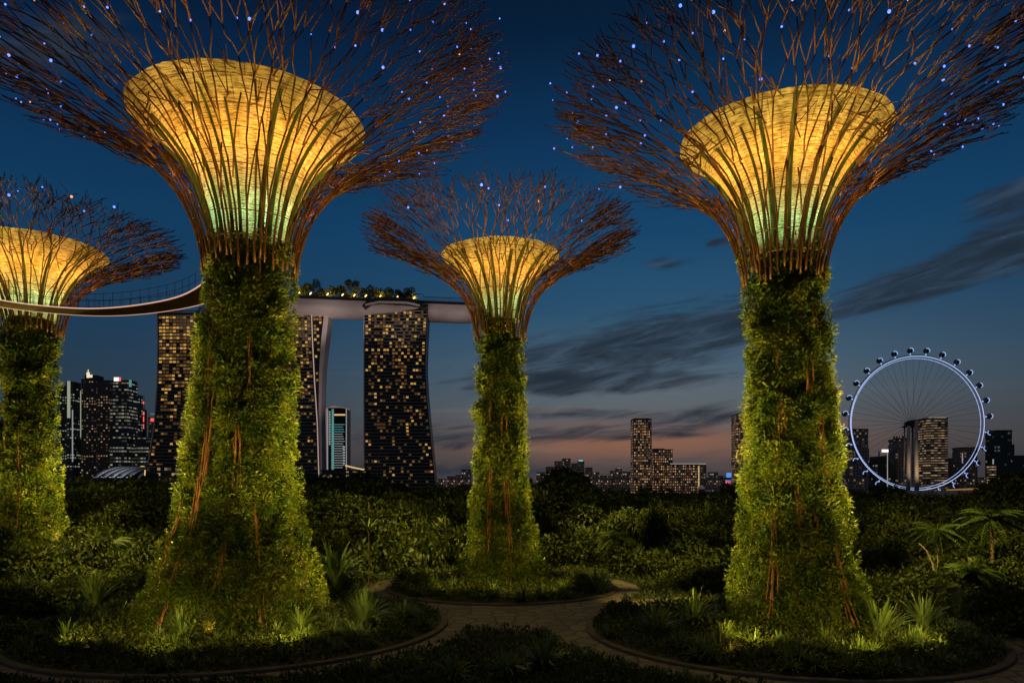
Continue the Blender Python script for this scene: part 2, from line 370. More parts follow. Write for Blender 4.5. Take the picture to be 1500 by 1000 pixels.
# translucent panelled skin of the funnels (lamps hang inside)
def funnel_mat():
    m, nt, b = new_mat('funnel_skin')
    c = nadd(nt, 'ShaderNodeTexCoord'); s = nadd(nt, 'ShaderNodeSeparateXYZ'); nt.links.new(c.outputs['Object'], s.inputs[0])
    def mm(op, a, bb=None):
        n = nadd(nt, 'ShaderNodeMath', operation=op)
        for i, v in enumerate((a, bb)):
            if v is None: continue
            if hasattr(v, 'is_output'): nt.links.new(v, n.inputs[i])
            else: n.inputs[i].default_value = v
        return n.outputs[0]
    ang = mm('ARCTAN2', s.outputs[1], s.outputs[0])
    cx = nadd(nt, 'ShaderNodeCombineXYZ'); nt.links.new(mm('MULTIPLY', ang, 5.0), cx.inputs[0]); nt.links.new(mm('MULTIPLY', s.outputs[2], 1.0), cx.inputs[1])
    br = nadd(nt, 'ShaderNodeTexBrick'); nt.links.new(cx.outputs[0], br.inputs['Vector'])
    br.inputs['Scale'].default_value = 1.0; br.inputs['Brick Width'].default_value = 1.15; br.inputs['Row Height'].default_value = .85
    br.inputs['Mortar Size'].default_value = .020; br.inputs['Mortar Smooth'].default_value = .3
    br.inputs['Color1'].default_value = (.86, .80, .62, 1); br.inputs['Color2'].default_value = (.66, .58, .40, 1); br.inputs['Mortar'].default_value = (.30, .22, .12, 1)
    # fine horizontal courses
    cy = nadd(nt, 'ShaderNodeCombineXYZ'); nt.links.new(mm('MULTIPLY', ang, 7.5), cy.inputs[0]); nt.links.new(mm('MULTIPLY', s.outputs[2], 17.0), cy.inputs[1])
    n1 = nadd(nt, 'ShaderNodeTexNoise'); nt.links.new(cy.outputs[0], n1.inputs['Vector']); n1.inputs['Scale'].default_value = 1.0; n1.inputs['Detail'].default_value = 8; n1.inputs['Roughness'].default_value = .75
    cz = nadd(nt, 'ShaderNodeCombineXYZ'); nt.links.new(mm('MULTIPLY', ang, 2.6), cz.inputs[0]); nt.links.new(mm('MULTIPLY', s.outputs[2], .35), cz.inputs[1])
    n2 = nadd(nt, 'ShaderNodeTexNoise'); nt.links.new(cz.outputs[0], n2.inputs['Vector']); n2.inputs['Scale'].default_value = 1.6; n2.inputs['Detail'].default_value = 4
    a = nadd(nt, 'ShaderNodeMix', data_type='RGBA', blend_type='MULTIPLY'); a.inputs[0].default_value = 1
    nt.links.new(br.outputs['Color'], a.inputs[6]); nt.links.new(m_ramp(nt, n1.outputs['Fac'], [(.40, (.20, .14, .07, 1)), (.56, (1, 1, 1, 1))]), a.inputs[7])
    a2 = nadd(nt, 'ShaderNodeMix', data_type='RGBA', blend_type='MULTIPLY'); a2.inputs[0].default_value = 1
    nt.links.new(a.outputs[2], a2.inputs[6]); nt.links.new(m_ramp(nt, n2.outputs['Fac'], [(.34, (.60, .64, .46, 1)), (.60, (1, 1, 1, 1))]), a2.inputs[7])
    tr = nadd(nt, 'ShaderNodeBsdfTranslucent'); nt.links.new(a2.outputs[2], tr.inputs[0])
    nt.links.new(a2.outputs[2], b.inputs['Base Color']); b.inputs['Roughness'].default_value = .7
    mx = nadd(nt, 'ShaderNodeMixShader'); mx.inputs[0].default_value = .55
    nt.links.new(b.outputs[0], mx.inputs[1]); nt.links.new(tr.outputs[0], mx.inputs[2])
    nt.links.new(mx.outputs[0], nt.nodes['Material Output'].inputs[0])
    return m
SKIN = funnel_mat()
LED_BLUE = glow_mat('blue_led', (.10, .20, 1.0), 2.6)
LED_WARM = glow_mat('warm_led', (1.0, .42, .2), 1.3)
AMBER = [glow_mat('amber_room_dim', (1, .46, .09), .07), glow_mat('amber_room', (1, .50, .10), .20), glow_mat('amber_room_bright', (1, .54, .11), .56)]

# ------------------------------------------------------------------ ground, beds, paths
g = MB(); g.add([(-9000, -300, 0), (9000, -300, 0), (9000, 9000, 0), (-9000, 9000, 0)], [(0, 1, 2, 3)])
structure('ground', g, GROUND)
BEDS = [(X(355, 42), 42.0, 11.9), (X(1143, 40), 40.0, 10.7), (X(735, 58), 58.0, 9.2)]
def ring(mb, cx, cy, r0, r1, z, n=120, a0=0, a1=2 * PI):
    mb.lathe([(r1, z), (r0, z)], n, (cx, cy, 0), a0, a1)
pm = MB()
ring(pm, BEDS[0][0], BEDS[0][1], BEDS[0][2] + .1, BEDS[0][2] + 1.55, .008)
ring(pm, BEDS[1][0], BEDS[1][1], BEDS[1][2] + .1, BEDS[1][2] + 2.15, .012)
ring(pm, BEDS[2][0], BEDS[2][1], BEDS[2][2] + .1, BEDS[2][2] + 1.9, .016)
# the little square where the three rings meet
plaza = [(-5.2, 45.5), (-3.9, 42.0), (-2.6, 40.4), (0, 39.9), (2.6, 39.6), (3.9, 41.2), (4.6, 43.4), (6.3, 46.2), (8.3, 48.6), (7.6, 51.5), (4, 50.2), (0, 48.9), (-4, 49.6), (-8, 52), (-7.4, 49)]
pm.add([(x, y, .020) for x, y in plaza], [tuple(range(len(plaza)))])
structure('footpath', pm, PATH)
bm_ = MB()
for (x, y, r) in BEDS:
    bm_.lathe([(r - .3, .10), (r * .8, .28), (r * .55, .5), (r * .3, .6), (.01, .62)], 96, (x, y, 0))
structure('planting_bed', bm_, SOIL, True)
kb = MB()
for (x, y, r) in BEDS:
    kb.lathe([(r + .1, 0), (r + .1, .13), (r + .07, .16), (r - .27, .16), (r - .30, .13), (r - .3, .02)], 120, (x, y, 0))
structure('kerb', kb, KERB)
def on_bed(x, y, pad=0): return any(math.hypot(x - a, y - b) < r + pad for a, b, r in BEDS)
def on_path(x, y, pad=0):
    if any(r - pad < math.hypot(x - a, y - b) < r + 2.4 + pad for a, b, r in BEDS): return True
    return -5 - pad < x < 8 + pad and 37 - pad < y < 52 + pad

# ------------------------------------------------------------------ tree towers
def interp(tab, v):
    xs = [a for a, _ in tab]; ys = [b for _, b in tab]; return float(np.interp(v, xs, ys))
def smooth_tab(ctrl, n=60):
    """Catmull-Rom through control points -> dense table by arc length"""
    P = np.array(ctrl, float); P = np.vstack([2 * P[0] - P[1], P, 2 * P[-1] - P[-2]]); out = []
    for i in range(1, len(P) - 2):
        for t in np.linspace(0, 1, n, endpoint=False):
            a, b, c, d = P[i - 1], P[i], P[i + 1], P[i + 2]
            out.append(.5 * (2 * b + (c - a) * t + (2 * a - 5 * b + 4 * c - d) * t * t + (3 * b - a - 3 * c + d) * t ** 3))
    out.append(P[-2]); out = np.array(out)
    s = np.concatenate([[0], np.cumsum(np.linalg.norm(np.diff(out, axis=0), axis=1))])
    return s / s[-1], out
MATB = [(.0, .0), (.0, .09), (.05, .29), (.14, .47), (.28, .62), (.44, .73), (.70, .88), (1, 1)]
MATF = [(.0, .0), (.05, .18), (.16, .40), (.36, .64), (.66, .85), (1, 1)]

def tree_tower(label, d, cxt, cxb, prof_px, neck_y, rn_px, rim_y, rim_px, tip_y, tip_px, strips, seed, nprim, nled, leaf_n, leaf_size, lit, skin_lit, throws, group='tree-shaped towers of the garden'):
    rng = np.random.default_rng(seed); rnd = random.Random(seed)
    x0 = X(cxb, d); m = d / FPX
    root = thing('tree_tower', label, 'tree tower', (x0, d, 0), group)
    dxt = X(cxt, d) - x0                                     # the top leans a little off the foot
    zn = Z(neck_y, d); zr, rr = Z(rim_y, d), rim_px * m; zt, Rt = Z(tip_y, d), tip_px * m; rn = rn_px * m
    prof = sorted([(Z(y, d), r * m) for y, r in prof_px])
    ztop = prof[-1][0]
    prof = [(0, prof[0][1] * 1.06)] + [p for p in prof if p[0] > .2]
    ax = lambda z: dxt * min(max(z / zn, 0), 1.0)
    # trunk core
    mb = MB(); zs = np.linspace(0, ztop + .6, 40)
    n = 48; vs = []; fs = []
    for z in zs:
        r = (interp(prof, z) - .86) if z < ztop - 1.6 else min(interp(prof, z) - .80, rn * .80 + .25 * (ztop - z))
        for k in range(n):
            q = 2 * PI * k / n; w = 1 + .035 * sin(5 * q + z * .4) + .02 * sin(11 * q - z * .7)
            vs.append((ax(z) + r * w * cos(q), r * w * sin(q), z))
    for i in range(len(zs) - 1):
        for k in range(n): fs.append((i * n + k, i * n + (k + 1) % n, (i + 1) * n + (k + 1) % n, (i + 1) * n + k))
    mb.add(vs, fs); mb.build('trunk', CORE, root, True)
    # exposed brown strands between the climbers
    smask = []
    for (f, ya, yb, wpx) in strips:
        za, zb = Z(yb, d), Z(ya, d); za = max(za, .4)
        q0 = -PI / 2 + math.asin(max(-.97, min(.97, f)))
        w = wpx * m * .62
        mb = MB(); rm = interp(prof, (za + zb) / 2)
        smask.append((q0, za, zb, (w * .55) / rm))
        for j in range(max(4, int(w / .085))):
            off = rnd.uniform(-.5, .5) * w; lo = za + rnd.uniform(-.10, .30) * (zb - za); hi = zb + rnd.uniform(-.35, .25) * (zb - za); lo = max(lo, .3)
            pts = []; ph = rnd.uniform(0, 6)
            for z in np.linspace(lo, hi, max(5, int((hi - lo) / .7))):
                r = interp(prof, z) - .42 + .12 * rnd.random()
                q = q0 + (off + .16 * sin(z * .55 + ph) + rnd.uniform(-.05, .05)) / rm
                pts.append((ax(z) + r * cos(q), r * sin(q), z))
            rr0 = rnd.uniform(.022, .058)
            mb.tube(pts, [rr0 * (.5 + .5 * sin(PI * (i + .5) / len(pts))) for i in range(len(pts))], 5)
        mb.build('root_strand', STRAND, root, True)
    # climbers: a thin carpet close to the trunk and, over it, hanging clumps of leaves with dark gaps between
    def scatter(nc, clump):
        zc = rng.random(nc) ** 1.15 * (ztop + .9) + .1
        qc = rng.random(nc) * 2 * PI
        qc = np.where((np.sin(qc) > .35) & (rng.random(nc) < .7), -qc, qc)      # fewer where the far side is never seen
        ok = np.ones(nc, bool)
        for q0, za, zb, hw in smask:
            dq = np.abs((qc - q0 + PI) % (2 * PI) - PI); ok &= ~((dq < hw * (.95 if clump else 1.1)) & (zc > za) & (zc < zb) & (rng.random(nc) < .74))
        cl = .5 + .5 * np.sin(qc * 6 + np.sin(zc * .8) * 1.8 + seed) * np.sin(zc * 1.2 + 2 * np.sin(qc * 3 + seed))
        if clump: ok &= rng.random(nc) < .16 + 1.0 * cl
        ok &= rng.random(nc) < np.clip((ztop + 1.0 - zc) / 2.6, 0, 1)
        return zc[ok], qc[ok], cl[ok]
    def place(zc, qc, off):
        rc = np.array([interp(prof, z) for z in zc]) + off
        return np.stack([np.array([ax(z) for z in zc]) + rc * np.cos(qc), rc * np.sin(qc), zc], 1), np.stack([np.cos(qc), np.sin(qc), np.zeros(len(zc))], 1)
    parts = []
    zc, qc, cl = scatter(int(leaf_n * .30), False); n0 = len(zc)
    C, Nn = place(zc, qc, rng.normal(-.68, .06, n0)); L = leaf_size * rng.uniform(.5, .95, n0)
    parts.append(leaves(C, Nn * .5 + nrm(rng.normal(0, 1, (n0, 3))) + np.array([0, 0, -.2]), np.array([0, 0, 1.]) + rng.normal(0, .5, (n0, 3)), L, L * rng.uniform(.38, .6, n0)))
    K = 64; nc = int(leaf_n / K * 1.25)
    zc, qc, cl = scatter(nc, True); nc = len(zc)
    cr = rng.uniform(.22, .70, nc) * (.65 + .6 * cl) * (leaf_size / .25) ** .3
    C, Nn = place(zc, qc, rng.uniform(-.92, -.30, nc) + .22 * cl + .22 * np.clip((zc - ztop + 2.2) / 2, 0, 1))
    P0 = np.repeat(C, K, 0); NN = np.repeat(Nn, K, 0); CR = np.repeat(cr, K)[:, None]
    dr = nrm(rng.normal(0, 1, (nc * K, 3)) + NN * .55); dr[:, 2] *= 1.25
    P = P0 + dr * CR * (.25 + .75 * rng.random((nc * K, 1)) ** .6)
    inn = ((P - P0) * NN).sum(1, keepdims=True); P = P - NN * inn * .45
    D = dr * .9 + NN * .35 + nrm(rng.normal(0, 1, (nc * K, 3))) * .55 + np.array([0, 0, -.10])
    L = leaf_size * rng.uniform(.5, 1.05, nc * K) * np.repeat(np.where(rng.random(nc) < .16, rng.uniform(1.4, 2.0, nc), rng.uniform(.65, 1.15, nc)), K)
    parts.append(leaves(P, D, np.array([0, 0, 1.]) + rng.normal(0, .4, (nc * K, 3)), L, L * rng.uniform(.32, .55, nc * K)))
    V, F = merge(parts); V[:, 2] = np.maximum(V[:, 2], .05)
    link('foliage', np_mesh('foliage', V, F, LEAF), root)
    # funnel
    axn = dxt
    zf0 = zn - .25; rf0 = rn * .74
    sF, pF = smooth_tab([(rf0 + (rr - rf0) * u, zf0 + (zr - zf0) * v) for u, v in MATF], 12)
    cF = lambda s: (float(np.interp(s, sF, pF[:, 0])), float(np.interp(s, sF, pF[:, 1])))
    fun = MB(); nn = 96; pr = [cF(s) for s in np.linspace(0, 1, 40)]
    vs = []; fs = []
    top_w = [rnd.uniform(-.04, .05) for _ in range(nn)]
    for i, (r, z) in enumerate(pr):
        for k in range(nn):
            q = 2 * PI * k / nn; t = i / 39
            w = 1 + .004 * sin(12 * q) * t
            vs.append((r * w * cos(q), r * w * sin(q), z + (top_w[k] * .8 if i == 39 else 0)))
    for i in range(39):
        for k in range(nn): fs.append((i * nn + k, i * nn + (k + 1) % nn, (i + 1) * nn + (k + 1) % nn, (i + 1) * nn + k))
    fun.add(vs, fs); fo = fun.build('funnel', SKIN, root, True); fo.location = (axn, 0, 0)
    nf = 18
    for k in range(nf):
        q = 2 * PI * (k + rnd.uniform(-.25, .25)) / nf; hw = rnd.uniform(.10, .2)
        mb = MB(); A = []; ss = np.linspace(.0, rnd.uniform(.75, .97), 16)
        for s in ss:
            r, z = cF(s); r += .06; h = hw * (.5 + .5 * (1 - s)) / max(r, .1)
            A.append([(r * cos(q - h), r * sin(q - h), z), ((r + .16) * cos(q), (r + .16) * sin(q), z - .05), (r * cos(q + h), r * sin(q + h), z)])
        vs = [p for row in A for p in row]
        mb.add(vs, [f for i in range(15) for f in ((i * 3, i * 3 + 1, i * 3 + 4, i * 3 + 3), (i * 3 + 1, i * 3 + 2, i * 3 + 5, i * 3 + 4))])
        mb.build('fin', FIN, fo)
    # outer branches
    sB, pB = smooth_tab([(rn + (Rt - rn) * u, zn - 2.0 + (zt - zn + 2.0) * v) for u, v in MATB], 14)
    def cB(s, lift=0):
        e = max(0, s - 1)
        r = float(np.interp(s, sB, pB[:, 0])); z = float(np.interp(s, sB, pB[:, 1]))
        dr, dz = pB[-1] - pB[-6]; q = math.hypot(dr, dz); arc = (Rt + zt - zn)
        return r + dr / q * e * arc * .8 + lift * -.4, z + dz / q * e * arc * .8 + lift
    rb0 = .073 * (Rt / 15) ** .5; rb1 = .026 * (d / 42) ** .5
    BL = [0, .40, .56, .69, .81, .91, 1.0]
    led_sites = []
    branches = []
    def pos(q, s, lift):
        r, z = cB(s, lift); return (axn + r * cos(q), r * sin(q), z)
    for i in range(nprim):
        mb = MB(); q0 = 2 * PI * (i + rnd.uniform(-.3, .3)) / nprim
        tips = []
        lay = rnd.choice([0, 0, .35, .7])                   # some stems run in an inner, higher layer
        def grow(q, s, lvl, drift, lift):
            s1 = BL[lvl + 1] + rnd.uniform(-.035, .035); last = lvl >= 5
            if last: s1 = rnd.uniform(.93, 1.045)
            if s1 <= s + .02: return
            kk = 9 if lvl == 0 else (3 if lvl < 3 else 2); pts = []; rads = []
            kink = rnd.uniform(-.012, .012)
            for j in range(kk + 1):
                t = j / kk; ss = s + (s1 - s) * t
                lf = (lift + lay * max(0, (ss - .35)) * 2.2) * min(1, max(0, (ss - .2)) * 3)
                qq = q + drift * t + kink * sin(PI * t) + (rnd.uniform(-.011, .011) if 0 < j < kk else 0)
                pts.append(pos(qq, ss, lf + (rnd.uniform(-.12, .12) if 0 < j < kk and lvl else 0)))
                rads.append(rb0 + (rb1 - rb0) * min(1, (ss / .95)) ** .8)
            mb.tube(pts, rads, 5 if lvl < 2 else 4)
            q1 = q + drift
            if last:
                tips.append(pts[-1]); return
            if lvl >= 2 and rnd.random() < .6: led_sites.append((i, pts[-1]))
            two = rnd.random() < (.98, .90, .80, .70, .55)[lvl]
            wdt = (.046, .060, .060, .052, .042)[lvl] * rnd.uniform(.7, 1.45) * (40 / nprim) ** .5
            sg = rnd.choice((-1, 1))
            grow(q1, s1, lvl + 1, sg * wdt + drift * .25, lift + rnd.uniform(-.10, .22))
            if two: grow(q1, s1, lvl + 1, -sg * wdt * rnd.uniform(.6, 1.2), lift + rnd.uniform(-.22, .25))
        grow(q0, rnd.uniform(0, .05), 0, rnd.uniform(-.05, .05), 0)
        # a slanting tie across the neighbouring stems
        if rnd.random() < .75:
            sa = rnd.uniform(.08, .30); sb = sa + rnd.uniform(.14, .25); dq = rnd.choice((-1, 1)) * rnd.uniform(.9, 1.9) * 2 * PI / nprim
            mb.tube([pos(q0 + dq * t, sa + (sb - sa) * t, 0) for t in np.linspace(0, 1, 6)], rb0 * .62, 4)
        bo = mb.build('branch', STEEL, root, True); branches.append(bo)
        led_sites += [(i, t) for t in tips if rnd.random() < .22]
    # short struts from the funnel rim out to the branch cage
    for k in range(int(nprim * .95)):
        q = 2 * PI * (k + rnd.uniform(-.4, .4)) / (nprim * .95)
        sa = rnd.uniform(.72, 1.0); r, z = cF(sa)
        p0 = (axn + r * cos(q), r * sin(q), z + .05)
        q2 = q + rnd.uniform(-.10, .10); s2 = rnd.uniform(.50, .66) if sa > .9 else rnd.uniform(.42, .52)
        p1 = pos(q2, s2, rnd.uniform(0, .6)); mid = tuple((a + b) / 2 + rnd.uniform(-.12, .12) for a, b in zip(p0, p1))
        mb = MB(); mb.tube([p0, mid, p1], rb0 * .52, 4)
        for _ in range(2):
            q3 = q2 + rnd.uniform(-.13, .13); mb.tube([mid, pos(q3, min(s2 + rnd.uniform(.0, .12), .9), rnd.uniform(.2, 1.0))], [rb0 * .5, rb1 * .9], 4)
        mb.build('strut', STEEL, root)
    for zz, s in ((0, .10), (1, .17), (2, .30)):
        r, z = cB(s); mb = MB()
        mb.tube([(axn + (r - .03) * cos(2 * PI * k / 48), (r - .03) * sin(2 * PI * k / 48), z) for k in range(49)], rb0 * .4, 4, False)
        mb.build('hoop', STEEL, root)
    # leds on the branches
    def seen(p):
        wx, wy, wz = x0 + p[0], d + p[1], p[2]; return -10 < 750 + wx / wy * FPX < 1510 and HY - (wz - CH) / wy * FPX > -8
    led_sites = [q for q in led_sites if seen(q[1])]
    rnd.shuffle(led_sites)
    kept = []                                              # well apart from each other, the near branches first
    led_sites.sort(key=lambda q: rnd.random() + .05 * q[1][1])
    for q in led_sites:
        if all(math.dist(q[1], w[1]) > 1.15 for w in kept): kept.append(q)
    led_sites = kept
    sb = MB(); sb.sphere((0, 0, 0), .050 * (d / 42) ** .8, 8, 6); bl = sb.mesh('led_light', LED_BLUE, True); wl = sb.mesh('led_light', LED_WARM, True)
    for j, (i, p) in enumerate(led_sites[:nled]):
        o = link('led_light', wl if j % 13 == 5 else bl, branches[i]); o.location = p
        sc_l = rnd.choice((.65, .8, .9, 1.0, 1.15, 1.5)); o.scale = (sc_l,) * 3
    # lamps: golden ring inside the funnel, teal ones at its foot, orange ones in the cage
    # (world positions; each lamp hangs in its own tower)
    bx, by = x0 + axn, d
    k2 = (rr / 6.9) ** 2 * skin_lit
    for k in range(10):
        q = 2 * PI * (k + .5) / 10; r, z = cF(.66); r *= .72
        lamp('POINT', (bx + r * cos(q), by + r * sin(q), z + .35), 215 * k2, (1, .38, .045), .35, parent=root)
    for k in range(6):
        q = 2 * PI * k / 6; r, z = cF(.36); r *= .45
        lamp('POINT', (bx + r * cos(q), by + r * sin(q), z), 15 * k2, (1, .60, .18), .3, parent=root)
    for k in range(4):
        q = 2 * PI * (k + .5) / 4; r, z = cF(.23); r *= .5
        lamp('POINT', (bx + r * cos(q), by + r * sin(q), z), 105 * k2, (.07, 1, .60), .25, parent=root)
    for k in range(10):
        q = 2 * PI * (k + .25) / 10; r, z = cF(.22); r2, z2 = cB(.62)
        lamp('SPOT', (bx + (r + .35) * cos(q), by + (r + .35) * sin(q), z + .6), 1250 * k2, (1, .29, .06), .2,
             (bx + r2 * cos(q), by + r2 * sin(q), z2 - .4), 75, .8, parent=root)
    # floods round the foot
    rb = prof[0][1]
    for (deg, dist, hz, e, ang) in lit:
        q = R_(deg)
        lamp('SPOT', (x0 + (rb + dist) * cos(q), d + (rb + dist) * sin(q), 1.6 if d < 50 or d > 60 else 2.3), e, (1, .70, .11), .12,
             (x0 + ax(hz) + .5 * cos(q), d + .5 * sin(q), hz), ang, .7, parent=root)
    # unseen lamps added under the branches to brighten the planting round the tower
    for (tx, ty, e, ang) in throws:
        wx, wy = X(tx, ty), ty; q = math.atan2(wy - d, wx - x0)
        lamp('SPOT', (x0 + (rn + 1.0) * cos(q), d + (rn + 1.0) * sin(q), zn - 3.0), e * (3.5 if e > 7500 else (2.6 if e > 3000 else .8)), (1, .74, .18), .4, (wx, wy, 1.5), ang, 1, parent=root)
    return root

P1 = [(372, 64), (440, 68), (560, 74), (660, 82), (760, 95), (860, 126), (905, 150)]
P2 = [(375, 57), (500, 61), (600, 67), (700, 73), (800, 85), (880, 104), (920, 116)]
P3 = [(475, 35), (600, 37), (700, 43), (800, 56), (850, 69), (870, 77)]
P4 = [(475, 39), (600, 39), (700, 43), (780, 51), (830, 59)]
def floods(k):
    return [(8, 3.2, 8, 9500 * k, 95), (172, 3.2, 8, 9500 * k, 95), (325, 5.4, 16, 19000 * k, 58), (215, 5.4, 16, 19000 * k, 58),
            (24, 5.4, 18, 42000 * k, 50), (156, 5.4, 18, 42000 * k, 50), (300, 5.6, 16, 5200 * k, 56), (240, 5.6, 16, 5600 * k, 56), (306, 3.6, 2.0, 1100 * k, 125), (270, 3.8, 2.0, 700 * k, 125), (230, 3.6, 2.0, 1100 * k, 125)]
S1 = [(-.36, 560, 800, 20), (-.40, 640, 850, 18), (-.76, 700, 832, 16), (.22, 620, 712, 20), (.56, 742, 820, 12), (.57, 862, 905, 14), (-.40, 868, 910, 14), (-.45, 470, 580, 14), (.45, 500, 590, 12), (.15, 790, 850, 8), (.55, 385, 450, 16)]
S2 = [(-.66, 750, 900, 18), (-.28, 690, 800, 14), (.40, 612, 704, 22), (.40, 770, 915, 18), (-.55, 580, 655, 12), (.14, 530, 602, 16), (-.60, 500, 560, 10), (.02, 745, 785, 10), (.45, 420, 500, 10)]
S3 = [(-.40, 690, 800, 9), (.22, 700, 835, 10), (.15, 600, 660, 7), (-.45, 560, 640, 6)]
S4 = [(.24, 640, 770, 9), (-.35, 560, 660, 8)]
tree_tower('huge tree-shaped tower left of the hotel, the largest one, cut off by the top edge', 42.0, 367, 346, P1, 360, 66, 184, 164, 132, 375,
           S1, 11, 48, 100, 150000, .195, floods(1.0), 1.0, [(125, 58, 16000, 26), (215, 66, 16000, 24), (495, 57, 9000, 22), (575, 66, 18000, 24), (560, 36, 1600, 80), (150, 36, 1600, 80), (20, 52, 6000, 40), (170, 92, 8000, 34), (520, 92, 8000, 30)])
tree_tower('tall tree-shaped tower on the right, between the low city blocks and the observation wheel', 40.0, 1147, 1168, P2, 372, 58, 206, 147, 170, 338,
           S2, 23, 46, 100, 145000, .195, floods(.95), .95, [(985, 50, 11000, 28), (930, 62, 16000, 26), (1320, 50, 8000, 28), (1425, 54, 15000, 26), (1040, 64, 14000, 22), (1480, 62, 14000, 26), (1010, 33, 1600, 80), (1320, 34, 1600, 80), (1290, 88, 8000, 30), (1440, 84, 13000, 34), (1040, 96, 8000, 26)])
tree_tower('smaller tree-shaped tower in the middle, in front of the end of the hotel roof terrace', 58.0, 733, 735, P3, 466, 37, 376, 86, 350, 194,
           S3, 37, 40, 12, 75000, .235, floods(.75), .8, [(640, 70, 9000, 34), (845, 71, 9000, 34), (600, 80, 16000, 26), (900, 84, 18000, 26), (735, 45, 2200, 90), (640, 108, 6500, 36), (850, 106, 6500, 36), (490, 90, 12000, 26), (990, 92, 15000, 26)])
tree_tower('tree-shaped tower at the far left edge behind the lit footbridge', 73.0, 45, 42, P4, 466, 42, 367, 101, 350, 202,
           S4, 41, 40, 8, 62000, .28, floods(1.1), 1.1, [(150, 84, 12000, 36), (110, 62, 9000, 34), (180, 118, 7000, 40)])

# ------------------------------------------------------------------ footbridge hung between the left towers
def footbridge():
    pts = [(-90, 55.0), (0, 59.0), (80, 61.2), (150, 61.9), (220, 60.6), (285, 57.6), (330, 52.5), (352, 47.2)]
    s, P = smooth_tab([(X(p, y), y) for p, y in pts], 10)
    root = thing('footbridge', 'curved high footbridge with glowing edges crossing in front of the far left tower', 'footbridge', (X(150, 61.9), 61.9, 0))
    zt = 23.15; w = 1.05
    Tn = np.gradient(P, axis=0); Tn /= np.linalg.norm(Tn, axis=1)[:, None]; Nn = np.stack([-Tn[:, 1], Tn[:, 0]], 1)
    def line(off, z): return [(p[0] + n[0] * off - root.location.x, p[1] + n[1] * off - root.location.y, z) for p, n in zip(P, Nn)]
    mb = MB(); sec = [(-w, .0), (-w, .12), (w, .16), (w, .0), (w * .45, -.05), (-w * .45, -.05)]
    vs = [q for row in zip(*[line(o, zt + z) for o, z in sec]) for q in row]; n = len(P); k = len(sec)
    mb.add(vs, [(i * k + j, i * k + (j + 1) % k, (i + 1) * k + (j + 1) % k, (i + 1) * k + j) for i in range(n - 1) for j in range(k)])
    mb.build('deck', DECK, root)
    for off, c in ((-w - .04, .050), (w + .04, .055)):
        mb = MB(); mb.tube(line(off, zt + (.10 if off < 0 else .02)), c, 6); mb.build('edge_light', BR_LIGHT, root, True)
    for off in (-w + .06, w - .06):
        for h in (.75, 1.35):
            mb = MB(); mb.tube(line(off, zt + h), .018, 4); mb.build('rail', DARKM, root)
        L = line(off, zt + .1)
        for i in range(2, n, 2):
            mb = MB(); p = L[i]; mb.tube([p, (p[0], p[1], p[2] + 1.3)], .02, 4); mb.build('railing_post', DARKM, root)
    return root
BR_LIGHT = glow_mat('bridge_strip_light', (1.0, .56, .40), .75)
footbridge()

